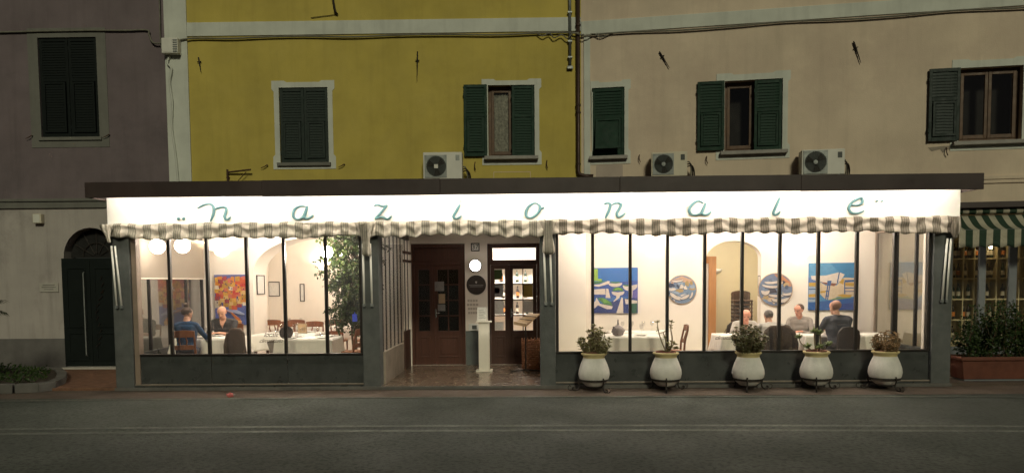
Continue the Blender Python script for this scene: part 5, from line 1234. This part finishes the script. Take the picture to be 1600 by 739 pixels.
tag(lv.obj('ground_cover', 'bed_leaf', bed), kind='stuff')
t = thing('palm_pot', 'terracotta pot with palm fronds cut by the left picture edge', 'plant pot', (-9.98, .45, .07))
G().lathe([(.001, 0), (.20, 0), (.30, .25), (.33, .42), (.30, .55), (.34, .58), (.34, .62), (.28, .62), (.001, .58)], 28, cap=False).obj('pot', 'terracotta', t, smooth=True)
fr = G()
for k in range(16):
    a = k * .5 + .2; l = rp.uniform(.45, .62); p = smoothpath([(0, 0, .6), (math.cos(a) * l * .4, math.sin(a) * l * .4, 1.25), (math.cos(a) * l, math.sin(a) * l, 1.42 - .2 * (k % 2))], 8); fr.tube(p, .006, 4)
    for q in range(5, len(p)):
        d = (p[q] - p[q - 1]).normalized(); s_ = d.cross(Vector((0, 0, 1))).normalized()
        for sg_ in (-1, 1): leaf(fr, p[q], d * .6 + s_ * sg_ + Vector((0, 0, -.3)), Vector((0, 0, 1)), .22, .022)
tag(fr.obj('fronds', 'bed_leaf', t), kind='stuff')

# ------------------------------------------------------------------ air conditioners, cables, pipe, box on the facades
def aircon(label, loc, rotz, w, h, fx, fr_, m, hub):
    t = thing('air_conditioner', label, 'air conditioner', loc, rotz); d = .30
    G().box(0, w, -d - .10, -.10, 0, h).obj('casing', m, t, bev=.012)
    G().slab(rect(.03, .03 + 2 * fr_ + .04, h / 2 - fr_ - .02, h / 2 + fr_ + .02), [[(fx + fr_ * math.cos(2 * math.pi * k / 32), h / 2 + fr_ * math.sin(2 * math.pi * k / 32)) for k in range(32)]], -d - .115, -d - .101).obj('fan_surround', 'galvanised', t)
    G().lathe([(fr_ - .002, d + .101), (.001, d + .103)], 32, c=(fx, 0, h / 2), axis='y').obj('fan_recess', 'grille_dark', t)
    gr = G()
    for k in range(1, 8): gr.tube([(fx + fr_ * k / 8 * math.cos(a), -d - .118, h / 2 + fr_ * k / 8 * math.sin(a)) for a in [2 * math.pi * q / 28 for q in range(28)]], .0022, 4, closed=True)
    for k in range(24): a = 2 * math.pi * k / 24; gr.tube([(fx + .04 * math.cos(a), -d - .117, h / 2 + .04 * math.sin(a)), (fx + fr_ * math.cos(a), -d - .117, h / 2 + fr_ * math.sin(a))], .0022, 4)
    gr.obj('fan_grille', 'grille_dark', t)
    for k in range(3):
        a = k * 2.094 + .3; c, s_ = math.cos(a), math.sin(a); c2, s2 = math.cos(a + .8), math.sin(a + .8)
        G().add([(fx + .04 * c, -d - .112, h / 2 + .04 * s_), (fx + fr_ * .92 * c, -d - .114, h / 2 + fr_ * .92 * s_), (fx + fr_ * .92 * c2, -d - .106, h / 2 + fr_ * .92 * s2), (fx + .04 * c2, -d - .106, h / 2 + .04 * s2)], [(0, 1, 2, 3)]).obj('fan_blade', 'iron', t)
    if hub: G().box(fx - .04, fx + .04, -d - .124, -d - .119, h / 2 - .04, h / 2 + .04).obj('hub_badge', 'plastic_white', t, bev=.003)
    else: G().lathe([(.04, d + .119), (.04, d + .124), (.001, d + .125)], 16, c=(fx, 0, h / 2), axis='y').obj('hub_cap', 'galvanised', t)
    G().box(w - .13, w - .05, -d - .104, -d - .101, h - .17, h - .06).obj('rating_sticker', 'grille_dark' if not hub else 'galvanised', t)
    for x in (.1, w - .1):
        G().bar((x, 0, -.02), (x, -.42, -.02), .035, .035).obj('wall_bracket', 'galvanised', t); G().bar((x, -.01, -.25), (x, -.38, -.04), .02, .02).obj('bracket_brace', 'galvanised', t)
    for k in range(3): G().tube(smoothpath([(w, -.22, .30 - .05 * k), (w + .06 + .02 * k, -.2, .28 - .03 * k), (w + .09 + .03 * k, -.15, .1), (w + .05 + .04 * k, -.08, -.1), (w + .05, -.02, -.2)], 5), .014, 6).obj('hose', 'iron' if k else 'cable_grey', t, smooth=True)
aircon('white air conditioner with square fan badge on the yellow wall', (-2.03, 3.04, 3.80), 0, .79, .57, .265, .205, 'plastic_white', True)
aircon('cream air conditioner with dark fan below the middle beige window', rw(1.42, 0, 3.80), RW, .70, .48, .24, .185, 'plastic_cream', False)
aircon('grey white air conditioner on the beige wall nearest the right', rw(4.26, 0, 3.74), RW, .78, .48, .25, .20, 'plastic_white', False)
def cable(label, pts, r=.014, m='cable_grey', name='cable'):
    t = thing(name, label, 'cable', pts[0]); p0 = Vector(pts[0])
    G().tube(smoothpath([Vector(p) - p0 for p in pts], 6), r, 6).obj('run', m, t, smooth=True); return t
cable('thick cable bundle along the mauve house just below the picture top', [(-14, 3.0, 7.02)] + [(x, 3.0, 7.0 - .02 * abs(math.sin(x))) for x in (-12, -11, -10, -9, -8.2, -7.75)] + [(-7.7, 2.98, 6.88), (-7.62, 2.97, 6.72), (-7.45, 2.96, 6.70), (-7.2, 2.96, 6.72)], .018)
cable('cable running under the pale band across the yellow house', [(-7.2, 2.95, 6.73)] + [(x, 2.985, 6.80 + .015 * math.sin(x * 2.3)) for x in (-6.8, -6, -5.3, -4.5, -3.5, -2.5, -1.5, -.5, .4, .9)] + [(1.15, 2.93, 6.78)], .017)
c2 = cable('looping twisted wire left of the drainpipe over the yellow wall', [(.3, 2.98, 6.80), (.42, 2.95, 6.74), (.55, 2.95, 6.79), (.65, 2.95, 6.70), (.8, 2.95, 6.76), (.92, 2.94, 6.68), (1.05, 2.90, 6.77), (1.3, 2.90, 6.70), (1.45, 2.92, 6.76), (1.6, 2.93, 6.69), (1.85, 2.91, 6.77)], .012)
pts = [rw(u, -.05, 6.74 + .02 * math.sin(u * 2)) for u in (.0, .3, .7, 1.2, 2, 3, 4, 5, 6, 7, 8, 9, 11)]
cable('cable along the beige house under the pale band', pts, .017)
for x, z, hs in ((-5.85, 6.78, 0), (-4.55, 6.78, 0), (-2.1, 6.80, 0)):
    pass
t = thing('drainpipe', 'brown drainpipe at the corner between yellow and beige houses', 'pipe', (1.135, 2.97, 0))
G().tube([(0, 0, 9.2), (0, 0, 4.02), (.02, -.02, 3.94), (.12, -.05, 3.90), (.3, -.06, 3.89)], .042, 12).obj('pipe', 'pipe_brown', t, smooth=True)
for z in (4.15, 5.2, 5.35, 6.95, 8): G().lathe([(.042, z - .018), (.053, z - .018), (.053, z + .018), (.042, z + .018)], 12, cap=False).obj('clamp', 'pipe_brown', t)
t = thing('conduit', 'grey metal conduit ending above the yellow window, left of the drainpipe', 'pipe', (.972, 2.99, 0))
G().tube([(0, 0, 9.2), (0, 0, 6.12)], .03, 10).obj('pipe', 'galvanised', t, smooth=True); G().box(-.06, .06, -.03, .045, 6.08, 6.14).obj('end_box', 'galvanised', t, bev=.005)
for z in (6.3, 6.62, 7.2): G().box(-.045, .045, -.034, .045, z, z + .03).obj('clamp', 'galvanised', t)
t = thing('junction_box', 'white ribbed junction box on the pale strip beside the mauve house', 'box', (-7.23, 3.005, 6.62))
G().box(-.16, .18, -.16, 0, -.155, .155).obj('box', 'plastic_white', t, bev=.012); G().box(-.14, .06, -.166, -.1605, -.135, .135).obj('lid', 'plastic_white', t, bev=.003)
for k in range(6): G().box(.08, .17, -.172, -.1605, -.13 + k * .045, -.11 + k * .045).obj('rib', 'galvanised', t)
cable('crooked pale cable hanging from the junction box down the pale strip', [(-7.28, 2.98, 6.46), (-7.33, 2.96, 6.3), (-7.25, 2.96, 6.18), (-7.30, 2.97, 5.9), (-7.26, 2.97, 5.5), (-7.29, 2.98, 5.0), (-7.24, 2.98, 4.5), (-7.2, 2.98, 3.9), (-7.19, 2.98, 3.45)], .022, 'white_trim')
cable('thin cable rising from the junction box past the picture top', [(-7.38, 2.99, 6.6), (-7.45, 2.98, 6.62), (-7.47, 2.98, 6.9), (-7.46, 2.98, 7.4), (-7.47, 2.99, 9.1)], .012)
t = thing('wall_bracket_arm', 'rusty iron bracket arm on the yellow wall above the roof', 'bracket', (-6.16, 3.04, 3.7))
G().tube([(0, -.06, 0), (0, -.06, .42)], .022, 8).obj('post', 'rust_iron', t); G().tube([(0, -.06, .36), (.52, -.14, .40)], .018, 8).obj('arm', 'rust_iron', t); G().tube([(.12, -.06, .08), (.42, -.12, .36)], .008, 6).obj('stay', 'rust_iron', t); G().tube([(0, .0, .25), (0, -.06, .25)], .03, 8).obj('mount', 'rust_iron', t)
t = thing('balcony_hook', 'dark iron hook fitting at the picture top on the yellow house', 'hook', (-3.85, 3.04, 7.25))
G().tube(smoothpath([(0, 0, .5), (-.03, -.08, .4), (0, -.1, .2), (.02, -.08, .05), (.05, -.02, 0)], 5), .022, 8).obj('hook', 'iron', t); G().tube([(.03, -.02, .0), (-.5, -.02, -.06)], .007, 5).obj('wire', 'iron', t)

# ------------------------------------------------------------------ wine shop on the right
t = thing('shop_awning', 'green and cream striped shop awning right of the veranda', 'awning', rw(7.0, 0, 0), RW)
n = 130; vs = []; fs = []; W_ = 2.6; rows = 10
for i in range(n + 1):
    x = W_ * i / n
    for j in range(rows + 1):
        f = j / rows; vs.append((x - .5 * (1 - f) * .0, -.05 - .52 * f, 2.93 - .30 * f - .05 * math.sin(f * math.pi)))
fs = [(i * (rows + 1) + j, i * (rows + 1) + j + 1, (i + 1) * (rows + 1) + j + 1, (i + 1) * (rows + 1) + j) for i in range(n) for j in range(rows)]
o = G().add(vs, fs).obj('canopy', 'shop_cloth', t, smooth=True); o.modifiers.new('k', 'SOLIDIFY').thickness = .003
vs = []
for i in range(n + 1):
    x = W_ * i / n; sc = .5 + .5 * math.cos(2 * math.pi * x / .232)
    for j in range(5): f = j / 4; vs.append((x, -.575 - .012 * math.sin(x * 9) * f, 2.625 - f * (.30 + .03 * sc)))
fs = [(i * 5 + j, i * 5 + j + 1, (i + 1) * 5 + j + 1, (i + 1) * 5 + j) for i in range(n) for j in range(4)]
o = G().add(vs, fs).obj('valance', 'shop_cloth', t, smooth=True); o.modifiers.new('k', 'SOLIDIFY').thickness = .003
G().tube([(0, -.555, 2.62), (W_, -.555, 2.62)], .016, 8).obj('front_bar', 'shop_frame', t)
G().tube([(0, -.08, 3.0), (W_, -.08, 3.0)], .05, 12).obj('rolled_cloth', 'shop_cloth', t, smooth=True); G().box(0, W_, -.20, -.001, 3.06, 3.17).obj('cover_board', 'fascia_brown', t, bev=.006)
for x in (.04, 2.5): G().tube([(x, -.05, 2.4), (x, -.56, 2.63)], .014, 8).obj('side_arm', 'white_paint', t)
t = thing('wine_shop_glazing', 'grey framed glass front of the small wine shop', 'shop window', rw(7.02, .06, 0), RW)
for x0, x1 in ((.0, .10), (.60, .72), (1.12, 1.26), (2.48, 2.58)): G().box(x0, x1, 0, .08, 0, 2.94).obj('post', 'shop_frame', t, bev=.006)
for x0, x1 in ((.10, .60), (.72, 1.12), (1.26, 2.48)):
    G().box(x0, x1, .02, .07, 0, .42).obj('base_panel', 'shop_frame', t, bev=.004); G().box(x0, x1, .035, .041, .42, 2.94).obj('pane', 'pane_glass', t)
room('shop', 7.0, 9.7, .455, 2.6, 2.9, 'hall_wall', 'floor_tile', loc=(1.2, 3.04, 0), rotz=RW)
t = thing('wine_rack', 'pale wooden wine rack with open compartments inside the shop', 'shelf', rw(7.05, 1.05, 0), RW)
ZS = (.45, .88, 1.30, 1.72, 2.12, 2.52)
for z in ZS: G().box(0, 2.3, -.14, .14, z, z + .025).obj('shelf_board', 'shop_shelf', t)
for k in range(12): G().box(k * .206, k * .206 + .018, -.141, .139, .2, 2.75).obj('divider', 'shop_shelf', t)
rb = random.Random(77); WORDN = ('one', 'two', 'three', 'four', 'five', 'six', 'seven')
for zi, z in enumerate(ZS[:-1]):
    for k in range(7):
        for q in (0, 1):
            if rb.random() < .25: continue
            u = 7.05 + k * .206 + .065 + q * .085; p = rw(u, 1.05 - .05 + rb.uniform(-.03, .03), z + .027)
            bk = rb.choice((0, 1, 1, 0, 2)); bottle(p, bk, ('right' if q else 'left') + (' orange labelled' if bk == 2 else '') + ' wine bottle in compartment ' + WORDN[k] + ' of the ' + ORD[zi] + ' rack shelf from below', 'bottles in the wine shop rack', s=.98)
t = thing('shop_lamp', 'small lit bulb inside the wine shop', 'lamp', rw(8.1, .75, 2.35), RW)
G().ball((0, 0, 0), .03, 12, 8).obj('bulb', 'shop_bulb', t, smooth=True); G().tube([(0, 0, .03), (0, 0, .55)], .005, 5).obj('flex', 'ink_black', t)

# ------------------------------------------------------------------ lettering on the glass, litter
for x, lb in ((-4.31, 'small black script lettering on the left window reading locale climatizzato'), (3.40, 'small black script lettering on the right window reading locale climatizzato')):
    t = thing('window_lettering', lb, 'lettering', (x, -.008, .80)); sx = 1
    link('first_line', text_mesh('locale', .112, .5, .0006, 'ink_brown', .95), t, (.0 if x < 0 else .06, 0, .085)); link('second_line', text_mesh('climatizzato', .094, .5, .0006, 'ink_brown', .92), t, (0, 0, -.02))
t = thing('litter', 'crumpled pink scrap lying on the white road edge line', 'litter', (-4.72, -.78, -.05))
rp = random.Random(8); G().ball((0, 0, .03), (.05, .04, .035), 9, 6, fn=lambda q: q * rp.uniform(.6, 1.3)).obj('scrap', 'litter_pink', t)
o = G().ball((.05, .02, .02), (.03, .03, .02), 7, 5, fn=lambda q: q * rp.uniform(.6, 1.3)).obj('scrap', 'cloth_grey', t)
